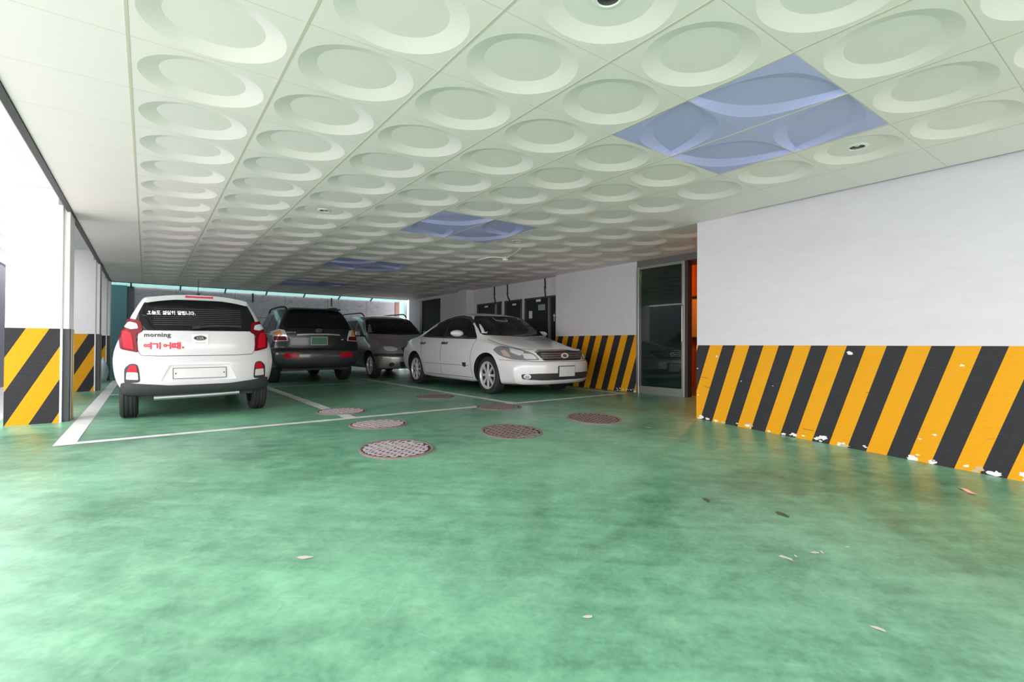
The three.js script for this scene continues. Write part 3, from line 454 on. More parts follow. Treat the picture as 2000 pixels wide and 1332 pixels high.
// Korean lettering from strokes; every letter sits in a unit box
const JAMO = (() => {
  const L = (x0, y0, x1, y1) => ['l', x0, y0, x1, y1];
  return {
    O: [['o', 0.5, 0.5, 0.42]], N: [L(0.1, 1, 0.1, 0.08), L(0.1, 0.08, 0.95, 0.08)], D: [L(0.1, 0.92, 0.95, 0.92), L(0.1, 0.92, 0.1, 0.08), L(0.1, 0.08, 0.95, 0.08)], G: [L(0.05, 0.92, 0.9, 0.92), L(0.9, 0.92, 0.9, 0)],
    R: [L(0.05, 0.94, 0.92, 0.94), L(0.92, 0.94, 0.92, 0.5), L(0.92, 0.5, 0.08, 0.5), L(0.08, 0.5, 0.08, 0.06), L(0.08, 0.06, 0.97, 0.06)], S: [L(0.5, 1, 0.05, 0), L(0.45, 0.75, 0.95, 0)], Mm: [L(0.1, 0.94, 0.9, 0.94), L(0.9, 0.94, 0.9, 0.06), L(0.9, 0.06, 0.1, 0.06), L(0.1, 0.06, 0.1, 0.94)],
    B: [L(0.1, 1, 0.1, 0.06), L(0.9, 1, 0.9, 0.06), L(0.1, 0.5, 0.9, 0.5), L(0.1, 0.06, 0.9, 0.06)], H: [L(0.3, 1, 0.7, 1), L(0.05, 0.78, 0.95, 0.78), ['o', 0.5, 0.3, 0.28]], DD: [L(0.02, 0.92, 0.45, 0.92), L(0.02, 0.92, 0.02, 0.08), L(0.02, 0.08, 0.45, 0.08), L(0.55, 0.92, 1, 0.92), L(0.55, 0.92, 0.55, 0.08), L(0.55, 0.08, 1, 0.08)],
    o: [L(0.5, 1, 0.5, 0.1), L(0, 0.1, 1, 0.1)], eu: [L(0, 0.5, 1, 0.5)], yeo: [L(0.8, 1, 0.8, 0), L(0.1, 0.7, 0.8, 0.7), L(0.1, 0.35, 0.8, 0.35)], i: [L(0.6, 1, 0.6, 0)], a: [L(0.35, 1, 0.35, 0), L(0.35, 0.5, 1, 0.5)], eo: [L(0.8, 1, 0.8, 0), L(0.1, 0.55, 0.8, 0.55)], ae: [L(0.2, 1, 0.2, 0), L(0.85, 1, 0.85, 0), L(0.2, 0.5, 0.85, 0.5)],
  };
})();
function korean(syll, x, y, w, h, gap, sw) { // syll: list of [kind, jamo...]; kinds: 'v' onset over vowel, 'h' onset beside vowel, 'vf'/'hf' the same with a final
  const shapes = [];
  const putJ = (name, bx0, by0, bw, bh) => { for (const k of JAMO[name]) { if (k[0] === 'o') { const cx = bx0 + k[1] * bw, cy = by0 + k[2] * bh, rx = k[3] * bw, ry = k[3] * bh, s = new THREE.Shape(); s.absellipse(cx, cy, rx, ry, 0, Math.PI * 2, false); const hole = new THREE.Path(); hole.absellipse(cx, cy, Math.max(rx - sw, rx * 0.3), Math.max(ry - sw, ry * 0.3), 0, Math.PI * 2, true); s.holes.push(hole); shapes.push(s); } else { const a = [bx0 + k[1] * bw, by0 + k[2] * bh], b = [bx0 + k[3] * bw, by0 + k[4] * bh], dx = b[0] - a[0], dy = b[1] - a[1], l = Math.hypot(dx, dy), ex = dx / l * sw / 2, ey = dy / l * sw / 2; shapes.push(ribbon([[a[0] - ex, a[1] - ey], [b[0] + ex, b[1] + ey]], sw)); } } };
  for (const q of syll) {
    if (q === ' ') { x += w * 0.45; continue; } if (q === '.') { shapes.push(poly([[x, y], [x + sw * 1.3, y], [x + sw * 1.3, y + sw * 1.3], [x, y + sw * 1.3]])); x += sw * 2; continue; }
    const [kind, a, b, c] = q;
    if (kind === 'v') { putJ(a, x + w * 0.15, y + h * 0.48, w * 0.7, h * 0.5); putJ(b, x, y, w, h * 0.42); }
    if (kind === 'vf') { putJ(a, x + w * 0.12, y + h * 0.68, w * 0.76, h * 0.3); putJ(b, x, y + h * 0.42, w, h * 0.2); putJ(c, x + w * 0.1, y, w * 0.8, h * 0.38); }
    if (kind === 'h') { putJ(a, x, y + h * 0.15, w * 0.58, h * 0.75); putJ(b, x + w * 0.6, y, w * 0.4, h); }
    if (kind === 'hf') { putJ(a, x, y + h * 0.52, w * 0.58, h * 0.46); putJ(b, x + w * 0.6, y + h * 0.45, w * 0.4, h * 0.55); putJ(c, x + w * 0.12, y, w * 0.8, h * 0.37); }
    x += w + gap;
  }
  return shapes;
}
function wheel(parent, x, y, z, r, width, outSign, spokes, rimMat) { // the tyre is the part, rim and spokes its sub-parts
  const h = width / 2, pts = [[r * 0.68, -h * 0.9], [r * 0.74, -h], [r * 0.9, -h], [r * 0.975, -h * 0.82], [r, -h * 0.6], [r, -h * 0.52], [r - 0.008, -h * 0.5], [r - 0.008, -h * 0.42], [r, -h * 0.4], [r, -h * 0.08], [r - 0.008, -h * 0.06], [r - 0.008, h * 0.06], [r, h * 0.08], [r, h * 0.4], [r - 0.008, h * 0.42], [r - 0.008, h * 0.5], [r, h * 0.52], [r, h * 0.6], [r * 0.975, h * 0.82], [r * 0.9, h], [r * 0.74, h], [r * 0.68, h * 0.9]].map(([a, b]) => new THREE.Vector2(a, b));
  const g = new THREE.LatheGeometry(pts, 40); g.rotateZ(-Math.PI / 2 * outSign);
  const t = mesh('wheel', g, CM.tyre, parent); t.position.set(x, y, z);
  const rp = [[r * 0.68, -h * 0.85], [r * 0.7, h * 0.9], [r * 0.72, h * 0.98], [r * 0.66, h * 0.96], [r * 0.64, h * 0.5], [r * 0.62, -h * 0.2], [0.001, -h * 0.25]].map(([a, b]) => new THREE.Vector2(a, b));
  const rg = new THREE.LatheGeometry(rp, 40); rg.rotateZ(-Math.PI / 2 * outSign); mesh('rim_barrel', rg, CM.trim, t);
  const ro = new THREE.LatheGeometry([[r * 0.635, h * 0.6], [r * 0.66, h * 0.98], [r * 0.73, h * 1.0], [r * 0.735, h * 0.9]].map(([a, b]) => new THREE.Vector2(a, b)), 48); ro.rotateZ(-Math.PI / 2 * outSign); mesh('rim', ro, rimMat, t);
  for (let k = 0; k < spokes; k++) {
    const a = k / spokes * Math.PI * 2, s = new THREE.Shape([[-0.02, 0.02], [-0.014, r * 0.3], [-0.022, r * 0.68], [0.022, r * 0.68], [0.014, r * 0.3], [0.02, 0.02]].map(V2));
    const e = new THREE.ExtrudeGeometry(s, { depth: 0.02, bevelEnabled: true, bevelSize: 0.005, bevelThickness: 0.006, bevelSegments: 2 }); e.translate(0, 0, h * 0.62); e.rotateZ(a); e.rotateY(Math.PI / 2 * outSign); mesh('spoke', e, rimMat, t);
  }
  const hub = new THREE.CylinderGeometry(r * 0.17, r * 0.19, 0.03, 24); hub.rotateZ(-Math.PI / 2 * outSign); hub.translate(outSign * h * 0.9, 0, 0); mesh('hub_cap', hub, rimMat, t);
  return t;
}
function makeCar(name, label, spec, mat, at) {
  const car = thing(name, label, 'car', at); car.rotation.z = 0.0094;
  const g = carBody(spec), look = {};
  for (const [ax, sd, key] of [['z', 1, 'zp'], ['z', -1, 'zm'], ['x', 1, 'xp'], ['x', -1, 'xm'], ['y', 1, 'yp']]) { let f; look[key] = (a, b) => (f ??= surfaceLookup(g, ax, sd))(a, b); }
  const ev = new Evaluator(); ev.useGroups = true; ev.attributes = ['position', 'normal', 'uv'];
  let b = new Brush(g, mat); b.updateMatrixWorld();
  for (const s of spec.axles) for (const sx of [-1, 1]) { const cy = new THREE.CylinderGeometry(spec.wheelR + 0.055, spec.wheelR + 0.055, 0.5, 40); cy.rotateZ(Math.PI / 2); const k = new Brush(cy, CM.well); k.position.set(sx * (spec.W - 0.02), spec.wheelR + 0.01, spec.dir * (s - spec.L / 2)); k.updateMatrixWorld(); b = ev.evaluate(b, k, SUBTRACTION); }
  for (const cg of spec.cuts ?? []) { const k = new Brush(cg, mat); k.updateMatrixWorld(); b = ev.evaluate(b, k, SUBTRACTION); }
  const body = mesh('body', b.geometry, b.material, car);
  for (const s of spec.axles) for (const sx of [-1, 1]) wheel(car, sx * (spec.W - 0.028 - spec.tyreW / 2), spec.wheelR, spec.dir * (s - spec.L / 2), spec.wheelR, spec.tyreW, sx, spec.spokes, CM.rim);
  const on = (n, key, shapes, m, off = 0.006, edge = 0.05, parent = car) => { const p = mesh(n, plateOn(look[key], shapes, off, edge), m, parent); p.material.side = THREE.DoubleSide; return p; };
  const zs = (s) => spec.dir * (s - spec.L / 2);
  return { car, on, look, zs };
}

// ---- small white hatchback seen from behind
{
  const S = { L: 3.6, W: 0.8, dir: -1, wheelR: 0.29, tyreW: 0.175, axles: [0.55, 2.93], spokes: 7, round: 0.07, bulge: 0.015, bowPow: 3,
    yB: [[0, 0.305], [0.4, 0.25], [3.2, 0.2], [3.6, 0.24]], yS: [[0, 0.98], [1, 0.96], [2.2, 0.92], [2.8, 0.88], [3.3, 0.78], [3.6, 0.62]],
    yT: [[0, 1.46], [0.4, 1.485], [1.0, 1.495], [1.6, 1.49], [2.0, 1.43], [2.35, 1.24], [2.75, 0.98], [3.1, 0.92], [3.45, 0.8], [3.6, 0.72]],
    wB: 0.74, wM: [[0, 0.83], [0.5, 0.83], [1.2, 0.815], [3, 0.81], [3.6, 0.72]], wS: [[0, 0.755], [1, 0.765], [2.6, 0.75], [3.6, 0.62]], wT: [[0, 0.55], [1, 0.575], [2, 0.55], [2.8, 0.6], [3.6, 0.5]], crown: [[0, 0.05], [2.2, 0.05], [2.8, 0.06], [3.6, 0.05]],
    rear: { prof: [[0.2, 0.07], [0.34, 0.02], [0.45, 0], [0.66, 0.005], [0.74, 0.045], [0.95, 0.07], [1.02, 0.09], [1.2, 0.17], [1.36, 0.26], [1.44, 0.29], [1.5, 0.3]], bow: 0.2, D: 1.3 },
    front: { prof: [[0.2, 0.06], [0.4, 0], [0.6, 0.02], [0.8, 0.14]], bow: 0.3, D: 1.2 } };
  { const sh = rounded([[-0.385, 0.445], [-0.3, 0.63], [0.3, 0.63], [0.385, 0.445]], 0.02), e = new THREE.ExtrudeGeometry(sh, { depth: 0.2, bevelEnabled: false }); e.translate(0, 0, 1.8 - 0.03); const p = e.attributes.position; for (let i = 0; i < p.count; i++) { const k = p.getZ(i) > 1.85 ? 1.1 : 1; p.setXY(i, p.getX(i) * k, 0.537 + (p.getY(i) - 0.537) * k); } e.computeVertexNormals(); S.cuts = [mergeVertices(e)]; }
  const white = paint([0.6, 0.585, 0.6], 0.35);
  const { car, on } = makeCar('hatchback_car', 'small white hatchback with red lettering parked with its rear facing out', S, white, [0.53, FH(0.53, -7.5), -6.98 - 1.8]);
  const K = 'zp';
  on('rear_window', K, rounded([[-0.6, 1.03], [0.6, 1.03], [0.63, 1.12], [0.6, 1.22], [0.53, 1.385], [0.3, 1.405], [-0.3, 1.405], [-0.53, 1.385], [-0.6, 1.22], [-0.63, 1.12]], 0.05), CM.glass, 0.004, 0.04);
  const heat = []; for (let k = 0; k < 9; k++) heat.push(ribbon([[-0.45, 1.1 + k * 0.024], [0.45, 1.1 + k * 0.024]], 0.0025));
  on('demister_grid', K, heat, M([0.12, 0.1, 0.09], 0.4), 0.0055, 0.06);
  for (const sg of [1, -1]) {
    const m = (p) => (sg > 0 ? p : mirror(p));
    const tl = on('tail_lamp', K, rounded(m([[0.57, 1.14], [0.69, 1.17], [0.775, 1.06], [0.755, 0.815], [0.595, 0.775], [0.612, 0.985], [0.55, 1.02]]), 0.025), CM.redDark, 0.014, 0.03);
    on('lamp_lens', K, rounded(m([[0.66, 1.0], [0.735, 1.03], [0.722, 0.835], [0.63, 0.81], [0.645, 0.96]]), 0.02), CM.red, 0.019, 0.03, tl);
    on('reverse_lens', K, rounded(m([[0.605, 1.105], [0.675, 1.125], [0.715, 1.065], [0.66, 1.04], [0.59, 1.05]]), 0.015), CM.clear, 0.019, 0.03, tl);
    const rf = on('bumper_recess', K, rounded(m([[0.6, 0.645], [0.665, 0.655], [0.72, 0.6], [0.72, 0.43], [0.575, 0.44], [0.585, 0.57]]), 0.03), CM.trim, 0.005, 0.03);
    on('fog_reflector', K, rounded(m([[0.61, 0.63], [0.665, 0.635], [0.695, 0.56], [0.6, 0.555]]), 0.012), CM.red, 0.011, 0.03, rf);
    on('fog_lens', K, rounded(m([[0.598, 0.55], [0.695, 0.555], [0.7, 0.475], [0.592, 0.468]]), 0.012), CM.clear, 0.011, 0.03, rf);
  }
  on('lower_bumper', K, rounded([[-0.74, 0.44], [-0.6, 0.425], [-0.3, 0.395], [0.3, 0.395], [0.6, 0.425], [0.74, 0.45], [0.75, 0.295], [-0.75, 0.295]], 0.02), CM.cladding, 0.02, 0.018);
  const pf2 = on('plate_frame', K, rounded([[-0.275, 0.595], [0.275, 0.595], [0.275, 0.465], [-0.275, 0.465]], 0.008), M([0.12, 0.12, 0.12], 0.4, 0.4), -0.014, 0.06);
  on('number_plate', K, rounded([[-0.265, 0.587], [0.265, 0.587], [0.265, 0.473], [-0.265, 0.473]], 0.008), CM.plateWhite, -0.009, 0.06, pf2);
  for (const x of [-0.245, 0.245]) { const s = new THREE.Shape(); s.absellipse(x, 0.53, 0.008, 0.008, 0, 6.283); on('plate_bolt', K, s, CM.trim, -0.006, 0.06, pf2); }
  on('tailgate_seam', K, [ribbon([[-0.6, 1.0], [-0.61, 0.82], [-0.57, 0.745], [-0.4, 0.735], [0.4, 0.735], [0.57, 0.745], [0.61, 0.82], [0.6, 1.0]], 0.006)], CM.seam, 0.002, 0.04);
  on('emblem_panel', K, rounded([[-0.085, 0.985], [0.085, 0.985], [0.085, 0.86], [-0.07, 0.86]], 0.015), paint([0.76, 0.75, 0.76]), 0.006, 0.05);
  const oval = (cx, cy, a, b) => { const s = new THREE.Shape(); s.absellipse(cx, cy, a, b, 0, Math.PI * 2); return s; };
  const em = on('emblem', K, oval(0, 0.94, 0.07, 0.032), CM.chrome, 0.012, 0.03);
  on('emblem_field', K, oval(0, 0.94, 0.063, 0.026), CM.black ?? CM.trim, 0.014, 0.03, em);
  on('emblem_letters', K, textShapes('KIA', 0.032, 0, 0.925, true), CM.chrome, 0.016, 0.05, em);
  on('tailgate_handle', K, rounded([[-0.055, 0.892], [0.06, 0.892], [0.06, 0.872], [-0.055, 0.872]], 0.006), CM.lampDark, 0.008, 0.05);
  on('model_lettering', K, textShapes('morning', 0.045, -0.545, 0.955), CM.trim, 0.006, 0.05);
  on('red_lettering', K, korean([['h', 'O', 'yeo'], ['h', 'G', 'i'], ['h', 'O', 'eo'], ['h', 'DD', 'ae'], '.'], -0.55, 0.822, 0.078, 0.064, 0.014, 0.0165), M([0.62, 0.01, 0.03], 0.35), 0.006, 0.05);
  on('white_lettering', K, korean([['v', 'O', 'o'], ['vf', 'N', 'eu', 'R'], ['v', 'D', 'o'], ' ', ['hf', 'O', 'yeo', 'R'], ['hf', 'S', 'i', 'Mm'], ['h', 'H', 'i'], ' ', ['hf', 'D', 'a', 'R'], ['hf', 'R', 'i', 'B'], ['h', 'N', 'i'], ['h', 'D', 'a'], '.'], -0.51, 1.22, 0.037, 0.042, 0.006, 0.006), M([0.85, 0.85, 0.85], 0.4), 0.007, 0.05);
  // spoiler with brake lamp, wiper, antenna, exhaust and axle
  const sp = new THREE.Shape([[-0.03, 0], [0.34, 0.028], [0.36, 0.012], [0.34, -0.012], [0.0, -0.04]].map(V2)); const sg2 = new THREE.ExtrudeGeometry(sp, { depth: 1.0, bevelEnabled: true, bevelSize: 0.008, bevelThickness: 0.03, bevelSegments: 3, steps: 12 });
  sg2.translate(0, 0, -0.5); sg2.rotateY(Math.PI / 2); { const p = sg2.attributes.position; for (let i = 0; i < p.count; i++) { const x = p.getX(i), q = (Math.abs(x) / 0.53) ** 2.4; p.setY(i, p.getY(i) - q * 0.055); p.setZ(i, p.getZ(i) - q * 0.07); } sg2.computeVertexNormals(); }
  const spo = mesh('spoiler', sg2, white, car); spo.position.set(0, 1.458, 1.8 - 0.28 + 0.08);
  mesh('brake_lamp', rbx(-0.145, 0.145, -0.016, 0.014, 0, 0.02, 0.006), CM.red, spo).position.set(0, -0.012, 0.012);
  mesh('wiper', merge([tube([[0.0, 1.075, 1.735], [0.16, 1.09, 1.73], [0.3, 1.092, 1.725], [0.44, 1.085, 1.715]], 0.009, 20, 8), tube([[-0.08, 1.066, 1.745], [0.0, 1.075, 1.737]], 0.018, 4, 8)]), CM.trim, car);
  mesh('antenna', merge([tube([[0, 1.48, 1.42], [0, 1.53, 1.44], [0, 1.67, 1.5]], 0.004, 8, 6), new THREE.SphereGeometry(0.02, 12, 8).translate(0, 1.49, 1.42)]), CM.trim, car);
  mesh('rear_axle', merge([tube([[-0.6, 0.24, 1.2], [0, 0.23, 1.2], [0.6, 0.24, 1.2]], 0.035, 10, 8), ]), CM.steel, car);
  mesh('exhaust_pipe', tube([[-0.45, 0.25, 1.68], [0.1, 0.26, 1.69], [0.42, 0.27, 1.68]], 0.03, 10, 8), CM.steel, car);
  mesh('underbody', bx(-0.6, 0.6, 0.23, 0.33, -1.2, 1.5), CM.trim, car);
  on('rear_side_seam', 'xm', [ribbon([[0.2, 0.3], [0.2, 0.95]], 0.006)], CM.seam, 0.002);
  on('side_window', 'xm', rounded([[1.0, 1.14], [0.9, 1.3], [0.3, 1.38], [-0.2, 1.36], [-0.75, 1.0], [0.7, 1.02]], 0.05), CM.glass, 0.004);
  on('side_window', 'xp', rounded([[1.0, 1.14], [0.9, 1.3], [0.3, 1.38], [-0.2, 1.36], [-0.75, 1.0], [0.7, 1.02]], 0.05), CM.glass, 0.004);
  on('windshield', 'zm', rounded([[-0.6, 1.0], [0.6, 1.0], [0.5, 1.4], [-0.5, 1.4]], 0.06), CM.glass, 0.004);
}

// ---- black sport utility car seen from behind
{
  const S = { L: 4.5, W: 0.92, dir: -1, wheelR: 0.35, tyreW: 0.225, axles: [0.95, 3.57], spokes: 5, round: 0.08, bulge: 0.02, bowPow: 3,
    yB: [[0, 0.38], [0.5, 0.3], [4, 0.28], [4.5, 0.34]], yS: [[0, 1.08], [1.5, 1.06], [3, 1.0], [3.6, 0.98], [4.2, 0.88], [4.5, 0.72]],
    yT: [[0, 1.62], [0.4, 1.66], [1.2, 1.69], [2, 1.68], [2.5, 1.58], [3.2, 1.08], [3.6, 1.02], [4.2, 0.92], [4.5, 0.82]],
    wB: 0.86, wM: [[0, 0.94], [1, 0.95], [3.5, 0.94], [4.5, 0.84]], wS: [[0, 0.84], [1.5, 0.86], [3.4, 0.84], [4.5, 0.72]], wT: [[0, 0.6], [1.5, 0.64], [2.5, 0.62], [3.2, 0.68], [4.5, 0.6]], crown: 0.05,
    rear: { prof: [[0.3, 0.06], [0.45, 0.02], [0.58, 0], [0.7, 0.01], [0.76, 0.07], [1.08, 0.09], [1.2, 0.13], [1.4, 0.25], [1.6, 0.4], [1.7, 0.44]], bow: 0.2, D: 1.5 },
    front: { prof: [[0.3, 0.08], [0.5, 0], [0.75, 0.05], [0.95, 0.2]], bow: 0.3, D: 1.4 } };
  const black = M([0.008, 0.008, 0.009], 0.3, 0, { clearcoat: 0.5, clearcoatRoughness: 0.06 });
  const { car, on } = makeCar('suv_car', 'black sport utility car with roof rails and a green plate', S, black, [3.07, FH(3.07, -12), -11.25 - 2.25]);
  const K = 'zp', m2 = (sg, p) => (sg > 0 ? p : mirror(p));
  on('rear_window', K, rounded([[-0.68, 1.2], [0.68, 1.2], [0.7, 1.3], [0.56, 1.6], [0.3, 1.63], [-0.3, 1.63], [-0.56, 1.6], [-0.7, 1.3]], 0.05), CM.glass, 0.005, 0.05);
  for (const sg of [1, -1]) {
    const tl = on('tail_lamp', K, rounded(m2(sg, [[0.68, 1.16], [0.79, 1.18], [0.87, 1.1], [0.88, 0.92], [0.62, 0.93], [0.64, 1.02]]), 0.02), CM.clear, 0.01, 0.04);
    on('amber_lens', K, rounded(m2(sg, [[0.76, 1.16], [0.85, 1.1], [0.86, 1.045], [0.72, 1.045]]), 0.015), CM.amber, 0.015, 0.04, tl);
    on('lamp_lens', K, rounded(m2(sg, [[0.67, 1.03], [0.87, 1.03], [0.875, 0.935], [0.645, 0.945]]), 0.015), CM.redDark, 0.015, 0.04, tl);
    on('bumper_reflector', K, rounded(m2(sg, [[0.44, 0.67], [0.68, 0.68], [0.72, 0.64], [0.71, 0.57], [0.46, 0.56], [0.42, 0.6]]), 0.035), CM.red, 0.024, 0.03);
    const rail = [[-sg * 0, 0, 0]]; mesh('roof_rail', merge([tube([[sg * 0.55, 1.57, 1.72], [sg * 0.56, 1.67, 1.58], [sg * 0.57, 1.705, 1.3], [sg * 0.57, 1.72, 0.3], [sg * 0.57, 1.69, -0.1], [sg * 0.56, 1.58, -0.3]], 0.022, 30, 8)]), CM.trim, car);
    const ks = sg > 0 ? 'xp' : 'xm';
    on('side_window', ks, [rounded([[1.75, 1.14], [1.6, 1.42], [1.05, 1.52], [1.0, 1.12]], 0.04), rounded([[0.93, 1.12], [0.97, 1.53], [0.2, 1.55], [0.2, 1.1]], 0.04), rounded([[0.12, 1.1], [0.12, 1.55], [-0.3, 1.48], [-0.85, 1.08]], 0.04)], CM.glass, 0.005, 0.07);
  }
  const bp = on('rear_bumper', K, rounded([[-0.86, 0.7], [-0.6, 0.715], [0.6, 0.715], [0.86, 0.7], [0.88, 0.56], [0.8, 0.45], [-0.8, 0.45], [-0.88, 0.56]], 0.04), paint([0.05, 0.05, 0.058], 0.45, 0.3), 0.014, 0.025);
  on('lower_valance', K, rounded([[-0.78, 0.44], [0.78, 0.44], [0.68, 0.36], [-0.68, 0.36]], 0.03), CM.cladding, 0.012, 0.05);
  on('chrome_strip', K, [ribbon([[-0.45, 1.06], [-0.2, 1.075], [0.2, 1.075], [0.45, 1.06]], 0.028)], CM.steel, 0.016, 0.05);
  const pr = on('plate_frame', K, rounded([[-0.175, 1.02], [0.175, 1.02], [0.175, 0.84], [-0.175, 0.84]], 0.012), M([0.5, 0.56, 0.5], 0.4), 0.012, 0.06);
  on('number_plate', K, rounded([[-0.164, 1.01], [0.164, 1.01], [0.164, 0.85], [-0.164, 0.85]], 0.01), CM.plateGreen, 0.015, 0.06, pr);
  const ring = new THREE.Shape(); ring.absellipse(0, 1.155, 0.075, 0.038, 0, Math.PI * 2); const hl = new THREE.Path(); hl.absellipse(0, 1.155, 0.064, 0.029, 0, Math.PI * 2, true); ring.holes.push(hl);
  on('emblem', K, [ring, ribbon([[-0.035, 1.13], [-0.016, 1.18]], 0.014), ribbon([[0.016, 1.13], [0.035, 1.18]], 0.014), ribbon([[-0.03, 1.152], [0.03, 1.158]], 0.01)], CM.chrome, 0.012, 0.04);
  on('model_lettering', K, textShapes('SANTA FE', 0.03, -0.66, 1.1), CM.chrome, 0.008, 0.06);
  on('trim_lettering', K, textShapes('VGT', 0.022, 0.48, 0.95), CM.chrome, 0.008, 0.06);
  on('tailgate_seam', K, [ribbon([[-0.68, 1.15], [-0.66, 0.78], [-0.6, 0.74], [0.6, 0.74], [0.66, 0.78], [0.68, 1.15]], 0.007)], CM.seam, 0.002, 0.05);
  mesh('underbody', bx(-0.7, 0.7, 0.28, 0.42, -1.6, 1.9), CM.trim, car);
  mesh('exhaust', tube([[0.45, 0.33, 1.6], [0.45, 0.32, 2.0], [0.46, 0.3, 2.12]], 0.03, 8, 10), CM.steel, car);
  mesh('rear_spoiler', rbx(-0.55, 0.55, 1.625, 1.66, 1.72, 1.9, 0.014), black, car);
}

// ---- silver minivan facing out, partly behind the sedan
{
  const S = { L: 4.7, W: 0.92, dir: 1, wheelR: 0.32, tyreW: 0.21, axles: [0.95, 3.8], spokes: 7, round: 0.08, bulge: 0.02, bowPow: 2.8,
    yB: [[0, 0.3], [0.5, 0.25], [4, 0.22], [4.7, 0.25]], yS: [[0, 1.06], [2, 1.03], [3.3, 1.0], [3.9, 0.94], [4.4, 0.84], [4.7, 0.68]],
    yT: [[0, 1.58], [0.5, 1.66], [1.5, 1.69], [2.4, 1.66], [2.8, 1.58], [3.2, 1.36], [3.62, 1.1], [3.9, 1.03], [4.3, 0.93], [4.7, 0.8]],
    wB: 0.84, wM: [[0, 0.93], [1, 0.95], [3.8, 0.945], [4.7, 0.86]], wS: [[0, 0.82], [2, 0.85], [3.6, 0.83], [4.3, 0.78], [4.7, 0.7]], wT: [[0, 0.62], [2, 0.66], [2.9, 0.66], [3.6, 0.72], [4.2, 0.66], [4.7, 0.58]], crown: [[0, 0.05], [3.4, 0.06], [4.7, 0.07]],
    rear: { prof: [[0.3, 0.05], [0.6, 0], [1, 0.04], [1.6, 0.3]], bow: 0.2, D: 1.4 }, front: { prof: [[0.22, 0.1], [0.4, 0.01], [0.52, 0], [0.6, 0.03], [0.8, 0.14], [0.95, 0.3]], bow: 0.38, D: 1.5 } };
  const silver = paint([0.36, 0.33, 0.32], 0.35, 0.55);
  const { car, on } = makeCar('minivan_car', 'silver beige minivan facing out behind the pearl white sedan', S, silver, [5.47, FH(5.47, -13), -11.45 - 2.35]);
  const K = 'zp', m2 = (sg, p) => (sg > 0 ? p : mirror(p));
  on('windshield', K, rounded([[-0.77, 1.13], [0, 1.1], [0.77, 1.13], [0.66, 1.5], [0.55, 1.555], [-0.55, 1.555], [-0.66, 1.5]], 0.05), CM.glass, 0.005, 0.05);
  for (const sg of [1, -1]) {
    const hl = on('headlamp', K, blob(m2(sg, [[0.42, 0.72], [0.52, 0.66], [0.72, 0.66], [0.84, 0.7], [0.87, 0.78], [0.76, 0.84], [0.58, 0.82]])), CM.lampDark, 0.012, 0.04);
    on('lamp_lens', K, blob(m2(sg, [[0.46, 0.73], [0.56, 0.68], [0.7, 0.69], [0.72, 0.77], [0.58, 0.79]])), CM.clear, 0.02, 0.04, hl);
    const fg = new THREE.Shape(); fg.absellipse(sg * 0.62, 0.36, 0.06, 0.05, 0, 6.283); on('fog_lamp', K, fg, CM.trim, 0.008, 0.04);
    const ks = sg > 0 ? 'xp' : 'xm';
    on('side_window', ks, [rounded([[0.95, 1.06], [0.42, 1.46], [0.12, 1.5], [0.1, 1.06]], 0.04), rounded([[0.04, 1.06], [0.05, 1.51], [-0.9, 1.52], [-0.9, 1.07]], 0.04), rounded([[-0.97, 1.08], [-0.97, 1.52], [-1.9, 1.46], [-1.95, 1.1]], 0.04)], CM.glass, 0.005, 0.07);
    mesh('roof_rail', tube([[sg * 0.62, 1.62, 0.3], [sg * 0.63, 1.70, 0.15], [sg * 0.63, 1.725, -0.4], [sg * 0.63, 1.725, -1.6], [sg * 0.6, 1.66, -1.9]], 0.018, 30, 8), CM.trim, car);
    const mr = mesh('door_mirror', rbx(-0.09, 0.09, -0.08, 0.08, -0.05, 0.06, 0.045, 4), silver, car); mr.position.set(sg * 1.0, 1.14, 0.83);
    mesh('mirror_arm', rbx(-0.08, 0.08, -0.02, 0.02, -0.03, 0.03, 0.012), CM.trim, mr).position.set(-sg * 0.1, -0.06, 0);
  }
  on('bumper_strip', K, rounded([[-0.9, 0.62], [0.9, 0.62], [0.9, 0.55], [-0.9, 0.55]], 0.02), CM.cladding, 0.006, 0.05);
  on('grille', K, rounded([[-0.38, 0.76], [0.38, 0.76], [0.34, 0.65], [-0.34, 0.65]], 0.03), CM.trim, 0.008, 0.05);
  on('air_intake', K, rounded([[-0.45, 0.42], [0.45, 0.42], [0.42, 0.3], [-0.42, 0.3]], 0.03), CM.trim, 0.006, 0.05);
  on('hood_seam', 'yp', [ribbon([[-0.7, 1.3], [-0.66, 1.7], [-0.52, 2.0], [-0.42, 2.12]], 0.008), ribbon([[0.7, 1.3], [0.66, 1.7], [0.52, 2.0], [0.42, 2.12]], 0.008)], CM.seam, 0.002, 0.08);
  mesh('underbody', bx(-0.7, 0.7, 0.22, 0.32, -1.9, 1.8), CM.trim, car);
}

